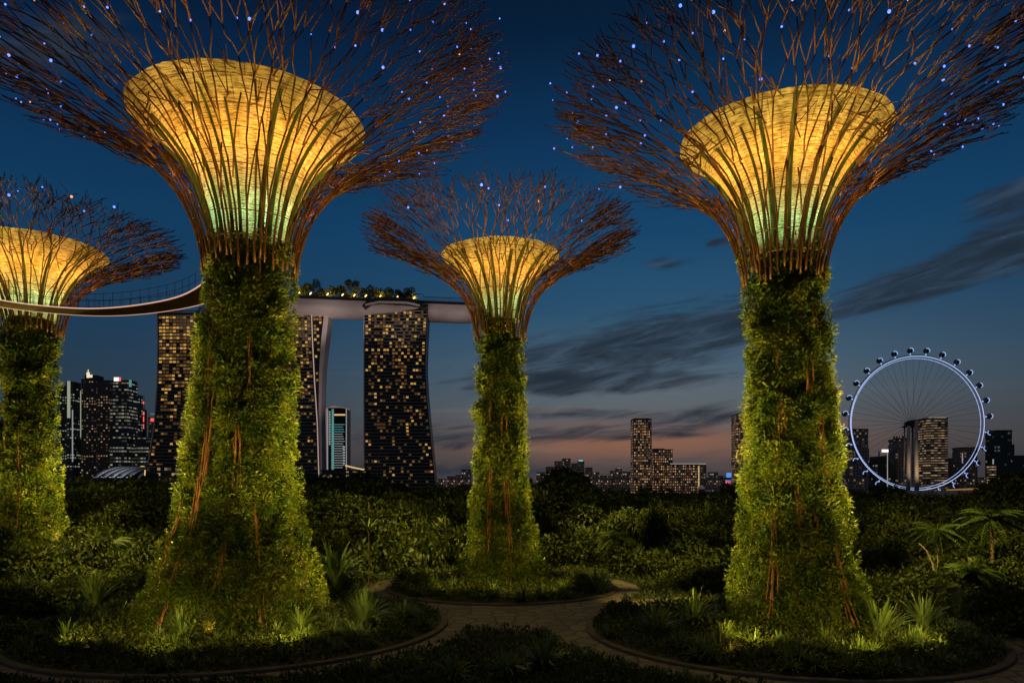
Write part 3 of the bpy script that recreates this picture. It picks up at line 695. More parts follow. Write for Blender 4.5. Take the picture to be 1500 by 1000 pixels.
# ------------------------------------------------------------------ hotel with three leaning towers and a roof terrace
HY0 = 690.0
def outline(pts, Y): return [(X(p, Y), Z(q, Y)) for p, q in pts]
GLASS = noise_mat('dark_glass', [(.010, .011, .012), (.022, .022, .022)], .05, .35, 0)
LEDGE = noise_mat('ledge', [(.26, .24, .23), (.36, .33, .31)], .1, .8)
WHITE_EDGE = noise_mat('pale_edge', [(.62, .52, .48), (.72, .62, .57)], .05, .7)
EDGE_GLOW = glow_mat('edge_strip', (1, .72, .62), .42)
def edge_at(tab, z):
    zs = [a for _, a in tab][::-1]; xs = [a for a, _ in tab][::-1]
    return float(np.interp(z, zs, xs))
def hotel_tower(label, left, right, Y, seed, lit_top, lit_low, parts, cw=2.75):
    rnd = random.Random(seed); Lp = outline(left, Y); Rp = outline(right, Y)
    base = ((Lp[-1][0] + Rp[-1][0]) / 2, Y, 0)
    root = thing('hotel_tower', label, 'tower', base, 'hotel towers under the roof terrace')
    lx = lambda z: edge_at(Lp, z) - base[0]; rx = lambda z: edge_at(Rp, z) - base[0]
    ztop = max(Lp[0][1], Rp[0][1]); H = 3.25; nfl = int(ztop / H)
    mb = MB(); zs = np.linspace(0, ztop, 36)
    poly = [(rx(z), z) for z in zs] + [(lx(z), z) for z in zs[::-1]]
    vs = []
    for z in zs: vs += [(lx(z), 0, z), (rx(z), 0, z), (rx(z), 22, z), (lx(z), 22, z)]
    fs = [(i * 4 + j, i * 4 + (j + 1) % 4, i * 4 + 4 + (j + 1) % 4, i * 4 + 4 + j) for i in range(35) for j in range(4)] + [(140, 141, 142, 143)]
    mb.add(vs, fs); mb.build('body', GLASS, root)
    mb = MB()
    for k in range(1, nfl + 1):
        z = k * H
        if z > ztop - 1: break
        mb.box(lx(z) - .2, rx(z) + .2, -1.15, -.05, z - .32, z + .08)
    mb.build('ledge', LEDGE, root)
    mb = MB()
    mb.tube([(lx(z) - .5, -.4, z) for z in np.linspace(0, ztop, 24)], .55, 5); mb.build('edge_fin', WHITE_EDGE, root)
    # lit rooms
    cells = []
    for k in range(nfl - 1):
        z = k * H + .45; a, b_ = lx(z + 1) + .8, rx(z + 1) - .8; n = int((b_ - a) / cw); t = z / ztop
        for c in range(n):
            p = lit_low + (lit_top - lit_low) * max(0, (t - .25) / .75) ** 1.3
            p *= 2.1 * (.35 + .65 * (.5 + .5 * sin(c * 1.9 + seed) * sin(k * .55 + c * .3 + seed)))
            if k < 2: p = .8
            if rnd.random() < p:
                cells.append((rnd.random() * (1.2 if t > .5 else 1), a + (b_ - a) * c / n, z, (b_ - a) / n))
    cells.sort(reverse=True)
    meshes = []
    for m_ in AMBER:
        q = MB(); q.box(.22, cw - .28, -.12, -.02, .12, 1.9); meshes.append(q.mesh('lit_window', m_))
    rest = [MB() for _ in AMBER]
    for j, (v, x, z, wd) in enumerate(cells):
        lv = 2 if v > .84 else (1 if v > .55 else 0)
        if j < parts:
            o = link('lit_window', meshes[lv], root); o.location = (x, 0, z)
        else:
            rest[lv].box(x + .22, x + wd - .28, -.12, -.02, z + .12, z + 1.9)
    me = MB(); mats = []
    fm = []
    for lv in range(3):
        me.add(rest[lv].v, rest[lv].f); fm += [lv] * len(rest[lv].f)
    if fm:
        ms = me.mesh('lit_window'); [ms.materials.append(a) for a in AMBER]; ms.polygons.foreach_set('material_index', fm)
        o = link('lit_window', ms, root); o['kind'] = 'stuff'
    return root
tC = hotel_tower('broad dark hotel tower with scattered amber windows, standing free left of the middle tree tower',
            [(534, 446), (534, 600), (534, 722)], [(627, 446), (624, 500), (623, 540), (625, 575), (628, 610), (633, 660), (639, 722)], HY0, 3, .42, .13, 100)
tB = hotel_tower('split hotel tower with a pale slanting edge, half hidden by the huge left tree tower',
            [(396, 446), (396, 600), (396, 722)], [(455, 446), (457, 500), (460, 560), (464, 620), (467, 722)], HY0 - 4, 8, .62, .14, 100)
tA = hotel_tower('flaring hotel tower with dense lit windows near its top, under the footbridge',
            [(231, 455), (232, 500), (231, 560), (227, 620), (221, 660), (210, 722)], [(310, 455), (310, 600), (310, 722)], HY0 - 8, 5, 1.05, .10, 100, 3.1)
def split_slab():
    Y = HY0 - 4; bx = tB.location.x
    c = outline([(456, 446), (458, 500), (461, 560), (465, 620), (468, 722)], Y); rgt = outline([(475, 446), (469, 500), (466.5, 540), (465.5, 600), (468.5, 722)], Y)
    out = outline([(482, 446), (476, 500), (471.5, 540), (469.5, 600), (471.5, 722)], Y)
    zs = np.linspace(0, c[0][1], 30)
    mb = MB()
    for A, B, d0, nm, mat in ((c, rgt, 3, 'rear_slab', GLASS), (rgt, out, 2.6, 'side_wall', WHITE_EDGE)):
        mb = MB(); vs = []
        for z in zs:
            a, b_ = edge_at(A, z) - bx, max(edge_at(B, z), edge_at(A, z) + .3) - bx; vs += [(a, d0, z), (b_, d0, z), (b_, d0 + 16, z), (a, d0 + 16, z)]
        mb.add(vs, [(i * 4 + j, i * 4 + (j + 1) % 4, i * 4 + 4 + (j + 1) % 4, i * 4 + 4 + j) for i in range(29) for j in range(4)]); mb.build(nm, mat, tB)
    mb = MB(); mb.tube([(edge_at(c, z) - bx, -.6, z) for z in zs], .5, 5); mb.build('edge_light', EDGE_GLOW, tB)
    rnd = random.Random(4)
    for k in range(12, 54):
        z = k * 3.25 + .4; a, b_ = edge_at(c, z) - bx + .6, edge_at(rgt, z) - bx - .4
        x = a
        while x < b_ - 2:
            if rnd.random() < .5 * (k / 54) ** 2 + .03:
                q = MB(); q.box(x, x + 2.2, 2.9, 2.97, z, z + 2.2); q.build('lit_window', AMBER[rnd.choice((1, 1, 2))], tB)
            x += 2.75
split_slab()
def roof_terrace():
    st = np.linspace(322, 748, 60)
    root = thing('roof_terrace', 'long pale boat-shaped roof terrace bridging the tops of the hotel towers', 'roof terrace', (X(535, 700), 700, 177), None)
    bx, by, bz = root.location; zd = 188.6
    cY = lambda p: 690 + (p - 430) * .10
    hull = MB(); K = 14; vs = []
    rim = []
    for p in st:
        t = (p - 322) / (748 - 322); w = 19 * (min(1, t / .10, (1 - t) / .16) ** .5 if 0 < t < 1 else .02); w = max(w, .4)
        dep = 13.0 * max(.06, (w / 19) ** .8)
        Yc = cY(p); x = X(p, Yc - 19)
        rim.append((x - bx, Yc - by, w))
        for j in range(K + 1):
            q = PI * j / K; vs.append((x - bx, Yc - w * cos(q) - by, zd - 2.6 - dep * sin(q) ** .75 - bz))
    n = len(st); k = K + 1
    hull.add(vs, [(i * k + j, i * k + j + 1, (i + 1) * k + j + 1, (i + 1) * k + j) for i in range(n - 1) for j in range(K)])
    hull.build('hull', HULL, root, True)
    mb = MB(); vs = []
    for (x, y, w) in rim: vs += [(x, y - w - .3, zd - 2.62 - bz), (x, y - w - .3, zd - bz), (x, y + w + .3, zd - bz), (x, y + w + .3, zd - 2.62 - bz)]
    mb.add(vs, [(i * 4 + j, i * 4 + j + 1, i * 4 + 5 + j, i * 4 + 4 + j) for i in range(n - 1) for j in range(3)]); mb.build('deck', DARKM, root)
    # recessed saddle where the right tower meets the hull
    mb = MB(); Y = HY0 - 3.5
    A = outline([(536, 452), (546, 444), (560, 441), (598, 442), (612, 445), (626, 455)], Y); B = outline([(626, 458), (612, 449.5), (598, 447.5), (560, 446.5), (546, 448.5), (536, 455)], Y)
    mb.prism([(x - bx, z - bz) for x, z in B[::-1][:0] + A[::-1] + B[::-1]][::-1], Y - by - 16, Y - by + 4)
    mb.build('saddle', DARKM, root)
    mb = MB(); C = outline([(540, 451.5), (560, 447.2), (600, 448.2), (618, 452.5)], Y); D = outline([(618, 455), (600, 451), (560, 450), (540, 453.8)], Y)
    mb.prism([(x - bx, z - bz) for x, z in C[::-1] + D[::-1]][::-1], Y - by - 16.6, Y - by - 16.2); mb.build('saddle_panel', WHITE_EDGE, root)
    # railing and sheltered bar toward the tip
    for p in np.arange(608, 700, 2.6):
        Yc = cY(p); t = (p - 322) / 426; w = 19 * min(1, (1 - t) / .16) ** .5
        mb = MB(); x = X(p, Yc - w) - bx; y = Yc - w - by; mb.box(x - .16, x + .16, y - .1, y + .2, zd - bz, zd - bz + 3.6); mb.build('railing_post', DARKM, root)
    mb = MB()
    mb.tube([(X(p, cY(p) - 19) - bx, cY(p) - 18.5 - by, zd - bz + 3.7 + (2.4 if p < 622 else 0)) for p in np.arange(606, 702, 4)], .38, 5); mb.build('rail', DARKM, root)
    return cY, zd
cY, zd = roof_terrace()
for i, p in enumerate((300, 455, 505, 580, 645, 690)):
    lamp('SPOT', (X(p, 650), 650, 120), 5.5e4, (1, .82, .76), 3, (X(p + 8, 700), 682, 184), 70, 1, name='hull_floodlight')
lamp('SPOT', (X(520, 640), 640, 30), 6e4, (1, .78, .72), 3, (X(474, 690), 690, 110), 40, 1, name='wall_floodlight')

def crown_cloud(seed, n, blobs, leaf, flat=.8):
    """leaves through the volume of several lumps; blobs = (x, y, z, r)"""
    rng = np.random.default_rng(seed); B = np.array(blobs); wts = B[:, 3] ** 2; wts = wts / wts.sum()
    idx = rng.choice(len(B), n, p=wts); d = nrm(rng.normal(0, 1, (n, 3))); rr = B[idx, 3] * rng.random(n) ** .33 * (1 + .13 * rng.normal(0, 1, n))
    d2 = d * np.array([1, 1, flat]); P = B[idx, :3] + d2 * rr[:, None]
    D = d * .7 + nrm(rng.normal(0, 1, (n, 3))) * .9 + np.array([0, 0, .15]); U = np.array([0, 0, 1.]) + rng.normal(0, .5, (n, 3))
    L = leaf * rng.uniform(.6, 1.3, n); V, F = leaves(P, D, U, L, L * rng.uniform(.35, .6, n)); return V, F
def lumps(rnd, n, R, H, r0, r1, z0=0):
    out = []
    for _ in range(n):
        q = rnd.uniform(0, 2 * PI); t = rnd.random() ** .5; r = rnd.uniform(r0, r1)
        out.append((R * t * cos(q), R * t * sin(q), z0 + r * .5 + (H - r * 1.2) * rnd.random() * (1 - .45 * t), r))
    return out

rt = random.Random(77)
tops = [(440, 416), (452, 410), (464, 409), (476, 412), (488, 414), (499, 410), (511, 407), (523, 409), (535, 413), (547, 413), (558, 414), (570, 418), (582, 420), (594, 421), (603, 422)]
for i, (p, ty) in enumerate(tops):
    Yt = cY(p) - 9; h = Z(ty, Yt) - zd
    t = thing('roof_garden_tree', 'small dark tree in the row along the planted end of the roof terrace', 'tree', (X(p, Yt), Yt, zd), 'trees on the roof terrace')
    V, F = crown_cloud(500 + i, 900, lumps(rt, 7, 4.2, h, 2.2, 3.6, 1.0), 1.7); link('crown', np_mesh('crown', V, F, SHRUB), t)
    mb = MB(); mb.tube([(0, 0, -.02), (.2, 0, h * .3), (.1, .1, h * .62)], [.35, .28, .12], 5); mb.build('trunk', BARK, t)
ROOF_LAMP = glow_mat('roof_lamp_glow', (1, .52, .16), 4.5)
for i, p in enumerate((438, 455, 480, 502, 519, 536, 557, 582, 607)):
    Yt = cY(p) - 17
    t = thing('roof_lamp', 'small orange lamp in the row before the roof terrace trees', 'lamp', (X(p, Yt), Yt, zd), 'lamps along the roof terrace')
    mb = MB(); mb.tube([(0, 0, 0), (0, 0, 2.4)], .12, 5); mb.build('post', DARKM, t)
    mb = MB(); mb.tube([(-.8, 0, 2.0), (.7, 0, 3.8)], .46, 6); mb.build('lamp_head', ROOF_LAMP, t)
    if i % 2 == 0: lamp('POINT', (X(p, Yt), Yt + 1.5, zd + 3.0), 7000, (1, .6, .2), .5, parent=t)

# ------------------------------------------------------------------ other city buildings
def block(name, label, cat, px0, px1, ty, Y, dep, mat, roof=None, group=None, parts=()):
    x0, x1, z1 = X(px0, Y), X(px1, Y), Z(ty, Y); cx = (x0 + x1) / 2; w = (x1 - x0) / 2
    root = thing(name, label, cat, (cx, Y, 0), group)
    mb = MB(); mb.box(-w, w, 0, dep, 0, z1); mb.build('body', mat, root)
    mb = MB(); mb.box(-w - .4, w + .4, -.4, dep + .4, z1 + .003, z1 + 1.6); mb.build('parapet', DARKM, root)
    u = Y / FPX
    for spec in parts:
        nm, mt, a, b_, ya, yb, y0, y1 = spec
        mb = MB(); mb.box(X(a, Y) - cx, X(b_, Y) - cx, y0, y1, Z(yb, Y), Z(ya, Y)); mb.build(nm, mt, root)
    return root
WARMC, COOLC = (1, .62, .26), (.75, .92, .85)
F_cool = facade_mat('cool_office', (.035, .045, .055), (.80, .92, .74), 5.2, 5.2, .16, .40, .62, .42, rowprob=.10, tint=(1, .9, .6))
F_grid = facade_mat('warm_grid', (.06, .05, .042), (1, .56, .25), 4.6, 5.0, .30, .40, .55, .45, rowprob=.03)
F_rows = facade_mat('row_lit_office', (.035, .042, .045), (1, .86, .58), 5.0, 6.0, .30, .30, .85, .42, rowprob=.40, tint=(.7, 1, .9))
F_res = facade_mat('tower_flats', (.24, .19, .14), (1, .50, .19), 3.6, 4.6, .8, .55, .6, .55, tint=(1, .72, .42))
F_hot = facade_mat('hotel_flats', (.24, .19, .14), (1, .50, .20), 3.4, 4.4, .8, .55, .55, .5, tint=(1, .72, .42))
F_band = facade_mat('banded_flats', (.26, .21, .16), (1, .60, .28), 5.6, 4.0, .9, .42, .92, .42, rowprob=.6, tint=(1, .78, .5))
F_dim = facade_mat('dim_flats', (.20, .18, .165), (1, .56, .27), 4.6, 5.0, .26, .32, .55, .5)
F_green = facade_mat('green_glass_office', (.030, .042, .036), (.62, .95, .70), 5.5, 5.6, .22, .16, .7, .5)
F_far = facade_mat('far_block', (.30, .23, .19), (1, .54, .26), 5.5, 6.5, .40, .55, .5, .5)
W_LT = glow_mat('white_sign_light', (1, .92, .85), 1.3); R_LT = glow_mat('red_light', (1, .10, .08), 1.2); G_LT = glow_mat('gold_light', (1, .66, .26), .75)
T_LT = glow_mat('teal_light', (.25, .85, .80), .30); B_LT = glow_mat('blue_screen', (.12, .36, 1), .75); C_LT = glow_mat('cyan_light', (.2, .85, 1), .8)
L_LT = glow_mat('pale_line_light', (.85, .92, .95), .28); PINK = glow_mat('pink_wall_glow', (1, .62, .52), .20); CROWN = glow_mat('crown_light', (1, .82, .55), .9); SPIRE = glow_mat('spire_light', (.85, .90, .62), .34)
GRP = 'city blocks behind the trees'
Yc = 1300
block('office_tower', 'dim blue office block, leftmost of the city cluster beside the far left tower', 'office tower', 84, 99, 566, Yc + 40, 30, F_cool)
block('office_tower', 'slim office tower with a pale lit strip up its front', 'office tower', 97, 108, 560, Yc, 22, F_cool, parts=[('light_strip', SPIRE, 99, 103, 558, 612, -1.2, -.1), ('mast', L_LT, 106, 107.2, 600, 676, -1.4, -.2)])
block('office_tower', 'low dark office block between the slim strip-lit tower and the crowned tower', 'office tower', 108, 117, 590, Yc + 60, 30, F_cool)
block('office_tower', 'broad dark office tower topped by a small bright crown', 'office tower', 119, 142, 556, Yc, 34, F_grid, parts=[('crown_block', DARKM, 123, 141, 549, 555, 2, 24), ('crown_light', CROWN, 126.5, 130.5, 545, 553, .5, 1.9), ('crown_light', CROWN, 130.8, 134.5, 548.5, 552.5, .5, 1.9), ('mast', CROWN, 128, 129, 541, 545, 1, 1.8), ('edge_light', SPIRE, 117, 117.9, 572, 640, 1, 2)])
block('office_tower', 'brown office tower with rows of orange windows, right of the crowned tower', 'office tower', 142, 161, 558, Yc - 20, 34, F_grid)
block('office_tower', 'office tower striped with white lit floors under a red and white roof sign', 'office tower', 160.5, 187, 560, Yc - 40, 34, F_rows, parts=[('sign_panel', W_LT, 167, 174, 552.5, 558, -.5, .2), ('sign_panel', R_LT, 174.3, 177, 552.5, 558, -.5, .2), ('side_light', T_LT, 188.5, 191, 556, 566, 1, 4), ('roof_block', DARKM, 163, 189, 556, 559, 3, 28)])
block('office_tower', 'stepped dark office tower just right of the striped one', 'office tower', 187, 197, 578, Yc + 10, 30, F_cool, parts=[('beacon', R_LT, 193.5, 197.5, 581, 585, -2, -.2), ('wing', F_cool, 190, 204, 628, 712, -8, -2)])
block('office_tower', 'low office block with a few white rows beside the flaring hotel tower', 'office tower', 198, 222, 641, Yc - 30, 30, F_rows)
block('office_tower', 'dark far block with a red beacon beside the flaring hotel tower', 'office tower', 217, 228, 612, Yc + 120, 30, F_dim, parts=[('beacon', R_LT, 221.5, 226, 612.5, 617, -3, -.4), ('side_light', T_LT, 221, 226, 605.5, 606.5, -1, 2)])
mt = thing('radio_mast', 'thin mast with red lights rising behind the low office blocks', 'mast', (X(211, Yc + 50), Yc + 50, 0))
cx = X(211, Yc + 50)
mb = MB(); mb.box(-3.5, 3.5, -3.5, 3.5, 0, Z(600, Yc + 50)); mb.build('body', DARKM, mt)
mb = MB(); mb.tube([(0, 0, Z(602, Yc + 50)), (0, 0, Z(578, Yc + 50))], [.9, .4], 5); mb.build('mast', DARKM, mt)
for a, b_, ya, yb, m_ in ((208, 210, 604, 631, W_LT), (210.6, 213, 603, 608, R_LT), (211.4, 212.6, 610, 618, R_LT), (211.6, 212.4, 621, 628, R_LT), (209.4, 212.6, 588, 592, R_LT)):
    mb = MB(); Y = Yc + 50; mb.box(X(a, Y) - cx, X(b_, Y) - cx, -4.6, -3.6, Z(yb, Y), Z(ya, Y)); mb.build('beacon', m_, mt)

# glassy tower between the two right hotel towers
def glassy():
    Y = 930; r = thing('office_tower', 'small glassy tower with teal and gold lit strips, between two hotel towers', 'office tower', (X(490, Y), Y, 0)); cx = X(490, Y)
    def bx_(nm, mt, a, b_, ya, yb, y0, y1):
        mb = MB(); mb.box(X(a, Y) - cx, X(b_, Y) - cx, y0, y1, Z(yb, Y), Z(ya, Y)); mb.build(nm, mt, r)
    bx_('body', GLASS, 479.5, 507.5, 597, 723, 0, 24)
    bx_('side_wall', PINK, 470.5, 479.3, 599, 723, 1, 20)  # wall and roof glow by emission, no lamp lights them
    bx_('light_strip', T_LT, 486, 489, 599, 690, -.6, -.05)
    bx_('edge_light', L_LT, 479.4, 480.6, 599, 690, -.6, -.05); bx_('edge_light', L_LT, 506.8, 508, 598, 690, -.6, -.05)
    bx_('gold_band', G_LT, 489.6, 505.8, 606.2, 608.4, -.6, -.05)
    for k in range(19): bx_('glow_ledge', L_LT if k > 3 else T_LT, 485 + .2 * (k % 3), 505 - (k * 5 % 7) * .5, 621 + k * 3.5, 621.9 + k * 3.5, -.5, -.04)  # pale floor ledges, their brightness put in as faint emission
    for k in range(14): bx_('sign_light', L_LT, 481.6, 484.2, 602 + k * 3.6, 604.4 + k * 3.6, -.5, -.04)
    for k in range(7): bx_('sign_light', L_LT, 502.5, 505.5, 653 + k * 4, 655.6 + k * 4, -.62, -.52)
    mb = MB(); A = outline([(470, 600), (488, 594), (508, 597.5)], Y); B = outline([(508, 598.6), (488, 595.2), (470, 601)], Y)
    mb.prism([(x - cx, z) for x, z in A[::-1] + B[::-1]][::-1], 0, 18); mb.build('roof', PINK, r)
glassy()
block('podium', 'low hotel podium with a glowing golden eave beside the free-standing hotel tower', 'building', 470, 534, 690, 680, 20, facade_mat('podium_rooms', (.05, .04, .03), (1, .6, .2), 3.2, 4.6, .5, .45, .8, .5), parts=[])
pr = MB(); Y = 678; A = outline([(506, 680.5), (520, 684), (533.5, 686.5)], Y); B = outline([(533.5, 688.6), (520, 686), (506, 682.6)], Y)
pd = bpy.data.objects['podium']; pr.prism([(x - pd.location.x, z) for x, z in (A[::-1] + B[::-1])][::-1], -3, -.5); pr.build('eave_light', G_LT, pd)
block('podium', 'low amber-lit hotel podium at the foot of the flaring hotel tower', 'building', 188, 262, 683, 676, 18, facade_mat('podium_hall', (.05, .04, .03), (1, .58, .2), 3.4, 5.0, .6, .40, .85, .5, rowprob=.3))

# shell-roofed pavilion
def pavilion():
    Y = 420; r = thing('pavilion', 'low pavilion with a ribbed shell roof in front of the city cluster', 'pavilion', (X(172, Y), Y, 0)); cx = X(172, Y)
    for k in range(5):
        a = 140 + k * 12; pts = []
        mb = MB(); vs = []
        for t in np.linspace(0, 1, 10):
            px = a + t * 34; py = 699 - 15.5 * sin(PI * .5 * t) ** .8
            x, z = X(px, Y) - cx, Z(py, Y)
            vs += [(x, -3 + 6 * t, z - .1), (x, -3 + 6 * t, z + .5), (x + 3.1, -3 + 6 * t, z + .4), (x + 3.1, -3 + 6 * t, z - .2)]
        mb.add(vs, [(i * 4 + j, i * 4 + (j + 1) % 4, i * 4 + 4 + (j + 1) % 4, i * 4 + 4 + j) for i in range(9) for j in range(4)])
        mb.build('roof_shell', ROOF, r, True)
    mb = MB(); mb.box(X(150, Y) - cx, X(208, Y) - cx, 6, 20, 0, Z(692, Y)); mb.build('hall', DARKM, r)
    mb = MB(); mb.tube([(X(p, Y) - cx, 2, Z(q, Y)) for p, q in ((186, 692), (196, 686), (206, 682.5), (209, 683), (210, 690), (209.5, 696))], .38, 5); mb.build('arch_light', G_LT, r)
    lamp('SPOT', (X(172, Y), Y - 26, 20), 2.2e4, (.9, .9, 1), 1, (X(172, Y), Y, 13), 70, .8, parent=r)
pavilion()

# centre and right skyline
Ys = 1250
block('apartment_tower', 'tallest apartment tower on the skyline between the middle and right tree towers', 'apartment tower', 928, 954, 614, Ys, 30, F_res, parts=[('roof_block', DARKM, 930, 952, 612, 613, 3, 24), ('edge_fin', CONC, 927.3, 928.3, 614, 712, -1, 0), ('edge_fin', CONC, 953.6, 954.6, 614, 712, -1, 0), ('spandrel', CONC, 928.5, 953.5, 670, 671.2, -.6, -.05)])
block('apartment_tower', 'mid-height apartment block directly right of the tallest apartment tower', 'apartment tower', 957, 985.5, 659, Ys + 40, 30, F_res, parts=[('roof_block', DARKM, 958, 974, 656.5, 658, 3, 20), ('edge_fin', CONC, 957.5, 958.8, 659, 712, -1, 0), ('spandrel', CONC, 960, 985, 667, 668, -.6, -.05)])
block('slab_hotel', 'wide low slab hotel with a pale lit roof line on the skyline', 'hotel', 984, 1023, 681, Ys - 60, 26, F_hot, parts=[('roof_light', L_LT, 982, 1034, 678.4, 679.6, -1.5, 2), ('end_wall', F_dim, 1024.2, 1035, 680, 712, 1, 26), ('corner_light', G_LT, 1023.1, 1024.1, 682, 712, -1, 0)])
block('apartment_tower', 'tall apartment tower peeking out left of the right tree tower', 'apartment tower', 1079, 1104, 608, Ys, 30, F_res, parts=[('roof_block', DARKM, 1081, 1100, 605.5, 607, 3, 20)])
block('video_screen_block', 'low block with a blue screen and red light near the right tree tower', 'building', 1058, 1080, 700, Ys + 60, 20, F_dim, parts=[('screen', B_LT, 1064, 1078, 692, 699, -1, -.1), ('screen', B_LT, 1062, 1076, 703, 704.4, -1, -.1), ('sign_panel', R_LT, 1063, 1070, 705, 707.4, -1.2, -.1)])
rs = random.Random(9)
lows = [(786, 798, 692), (800, 812, 684), (813, 824, 676), (824, 836, 672), (838, 846, 679), (847, 856, 676), (858, 868, 685), (869, 878, 692), (880, 893, 697), (895, 902, 690), (903, 911, 687), (912, 926, 691), (1036, 1044, 700), (1041, 1052, 692), (1052, 1061, 697), (640, 652, 702), (655, 668, 698), (676, 690, 688), (668, 676, 696)]
desc = {1: 'small far block with orange windows left of the cyan topped one', 5: 'far apartment block topped by a cyan light'}
for i, (a, b_, y) in enumerate(lows):
    Y = 1900 + rs.uniform(-80, 300)
    right, left = a > 1000, a < 700
    lab = 'small far city block low on the horizon just right of the slab hotel' if right else ('small far city block low on the horizon left of the middle tree tower' if left else 'small far city block low on the horizon right of the middle tree tower')
    grp = 'far blocks by the slab hotel' if right else ('far blocks left of the middle tower' if left else 'far blocks right of the middle tower')
    ex = []
    if i == 5: ex = [('roof_light', C_LT, 848, 854, 673.5, 675.5, 1, 4)]; lab, grp = desc[5], None
    if a == 903: ex = [('roof_light', L_LT, 905, 909, 685.4, 686.6, 1, 4)]; lab, grp = 'far slim block with a pale light on its roof, left of the tallest apartment tower', None
    block('far_block', lab, 'building', a, b_, y, Y, 26, F_far, group=grp, parts=ex)

Yr = 1150
block('office_tower', 'dark office tower behind the left side of the observation wheel rim', 'office tower', 1246, 1272, 629, Yr, 30, F_dim, parts=[('wing', F_dim, 1272.2, 1275, 656, 712, 4, 26)])
block('office_tower', 'low stepped office block left of the wheel hub, behind the white lamp mast', 'office tower', 1281, 1312, 678, Yr + 60, 28, F_green, parts=[('upper_block', F_green, 1284, 1301, 668, 677, 4, 24), ('spire', DARKM, 1291, 1292.2, 660, 668, 8, 10)])
block('office_tower', 'dark narrow tower standing just left of the wheel support columns', 'office tower', 1313, 1329, 644, Yr + 80, 26, F_dim, parts=[('upper_block', F_dim, 1318, 1329, 638, 643.2, 2, 22)])
block('office_tower', 'low shaded block between the lamp mast and the narrow dark tower', 'office tower', 1301, 1313, 668, Yr + 120, 26, F_dim)
bt = block('apartment_tower', 'bright apartment tower with banded lit floors seen through the observation wheel', 'apartment tower', 1359, 1388.5, 613, Yr, 30, F_band, parts=[('roof_light', CROWN, 1361, 1387, 611.2, 612, 0, 3), ('base_wing', F_band, 1356, 1358.8, 672, 712, 2, 26)])
mb = MB(); w = (X(1388.5, Yr) - X(1359, Yr)) / 2
for k in range(1, 29): mb.box(-w - .8, w + .8, -1.4, -.1, k * 4.0 - .5, k * 4.0 + .1)
mb.build('ledge', CONC, bt)
block('office_tower', 'dark low block between the wheel columns and the banded apartment tower', 'office tower', 1348, 1357, 678, Yr + 90, 26, F_dim)
block('office_tower', 'shaded low block right of the banded apartment tower inside the wheel', 'office tower', 1389, 1408, 672, Yr + 90, 26, F_dim)
block('office_tower', 'dark office block behind the right side of the observation wheel rim', 'office tower', 1410, 1432, 656, Yr + 40, 28, F_dim, parts=[('light_strip', L_LT, 1409, 1410, 664, 678, -1, 0)])
block('office_tower', 'dark green glass office tower right of the observation wheel', 'office tower', 1460, 1482.5, 631, Yr, 28, F_green, parts=[('wing', F_green, 1482.7, 1488, 650, 712, 3, 26)])
block('slim_block', 'slim pale lit block left of the green glass tower', 'building', 1454, 1459.3, 681, Yr - 60, 14, F_band, parts=[('spire', L_LT, 1456.3, 1457.2, 672, 680, 2, 4)])
block('office_tower', 'low green lit block at the right edge of the photo', 'office tower', 1489, 1508, 668, Yr + 60, 28, F_green)
for a, b_, y in ((1392, 1404, 700), (1404, 1418, 697), (1432, 1444, 700), (1444, 1454, 704), (1276, 1284, 694)):
    block('far_block', 'tiny far city block low behind the observation wheel', 'building', a, b_, y, Yr + 200, 20, F_far, group='far blocks behind the wheel')
lm = thing('lamp_mast', 'tall white floodlight mast standing inside the left half of the wheel', 'lamp mast', (X(1300, 800), 800, 0))
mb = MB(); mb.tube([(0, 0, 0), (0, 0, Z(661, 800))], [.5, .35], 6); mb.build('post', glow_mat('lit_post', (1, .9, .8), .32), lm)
mb = MB(); mb.box(-6.2, .8, -.5, .5, Z(662, 800), Z(658, 800)); mb.build('lamp_head', W_LT, lm)
rd = thing('quay_wall', 'long low wall with a glowing orange parapet under the observation wheel', 'wall', (X(1425, 600), 600, 0))
mb = MB(); mb.prism([(x - rd.location.x, z) for x, z in outline([(1462, 716), (1430, 714.6), (1390, 716.4), (1390, 717.9), (1430, 717), (1462, 717.6)][::-1], 600)], 0, 4); mb.build('glow_parapet', glow_mat('orange_parapet', (1, .5, .16), .28), rd)  # parapet's lamplight put in as emission, no lamp shines there
mb = MB(); mb.box(X(1270, 600) - rd.location.x, X(1470, 600) - rd.location.x, 1, 6, 0, Z(718.2, 600)); mb.build('wall', CONC, rd)

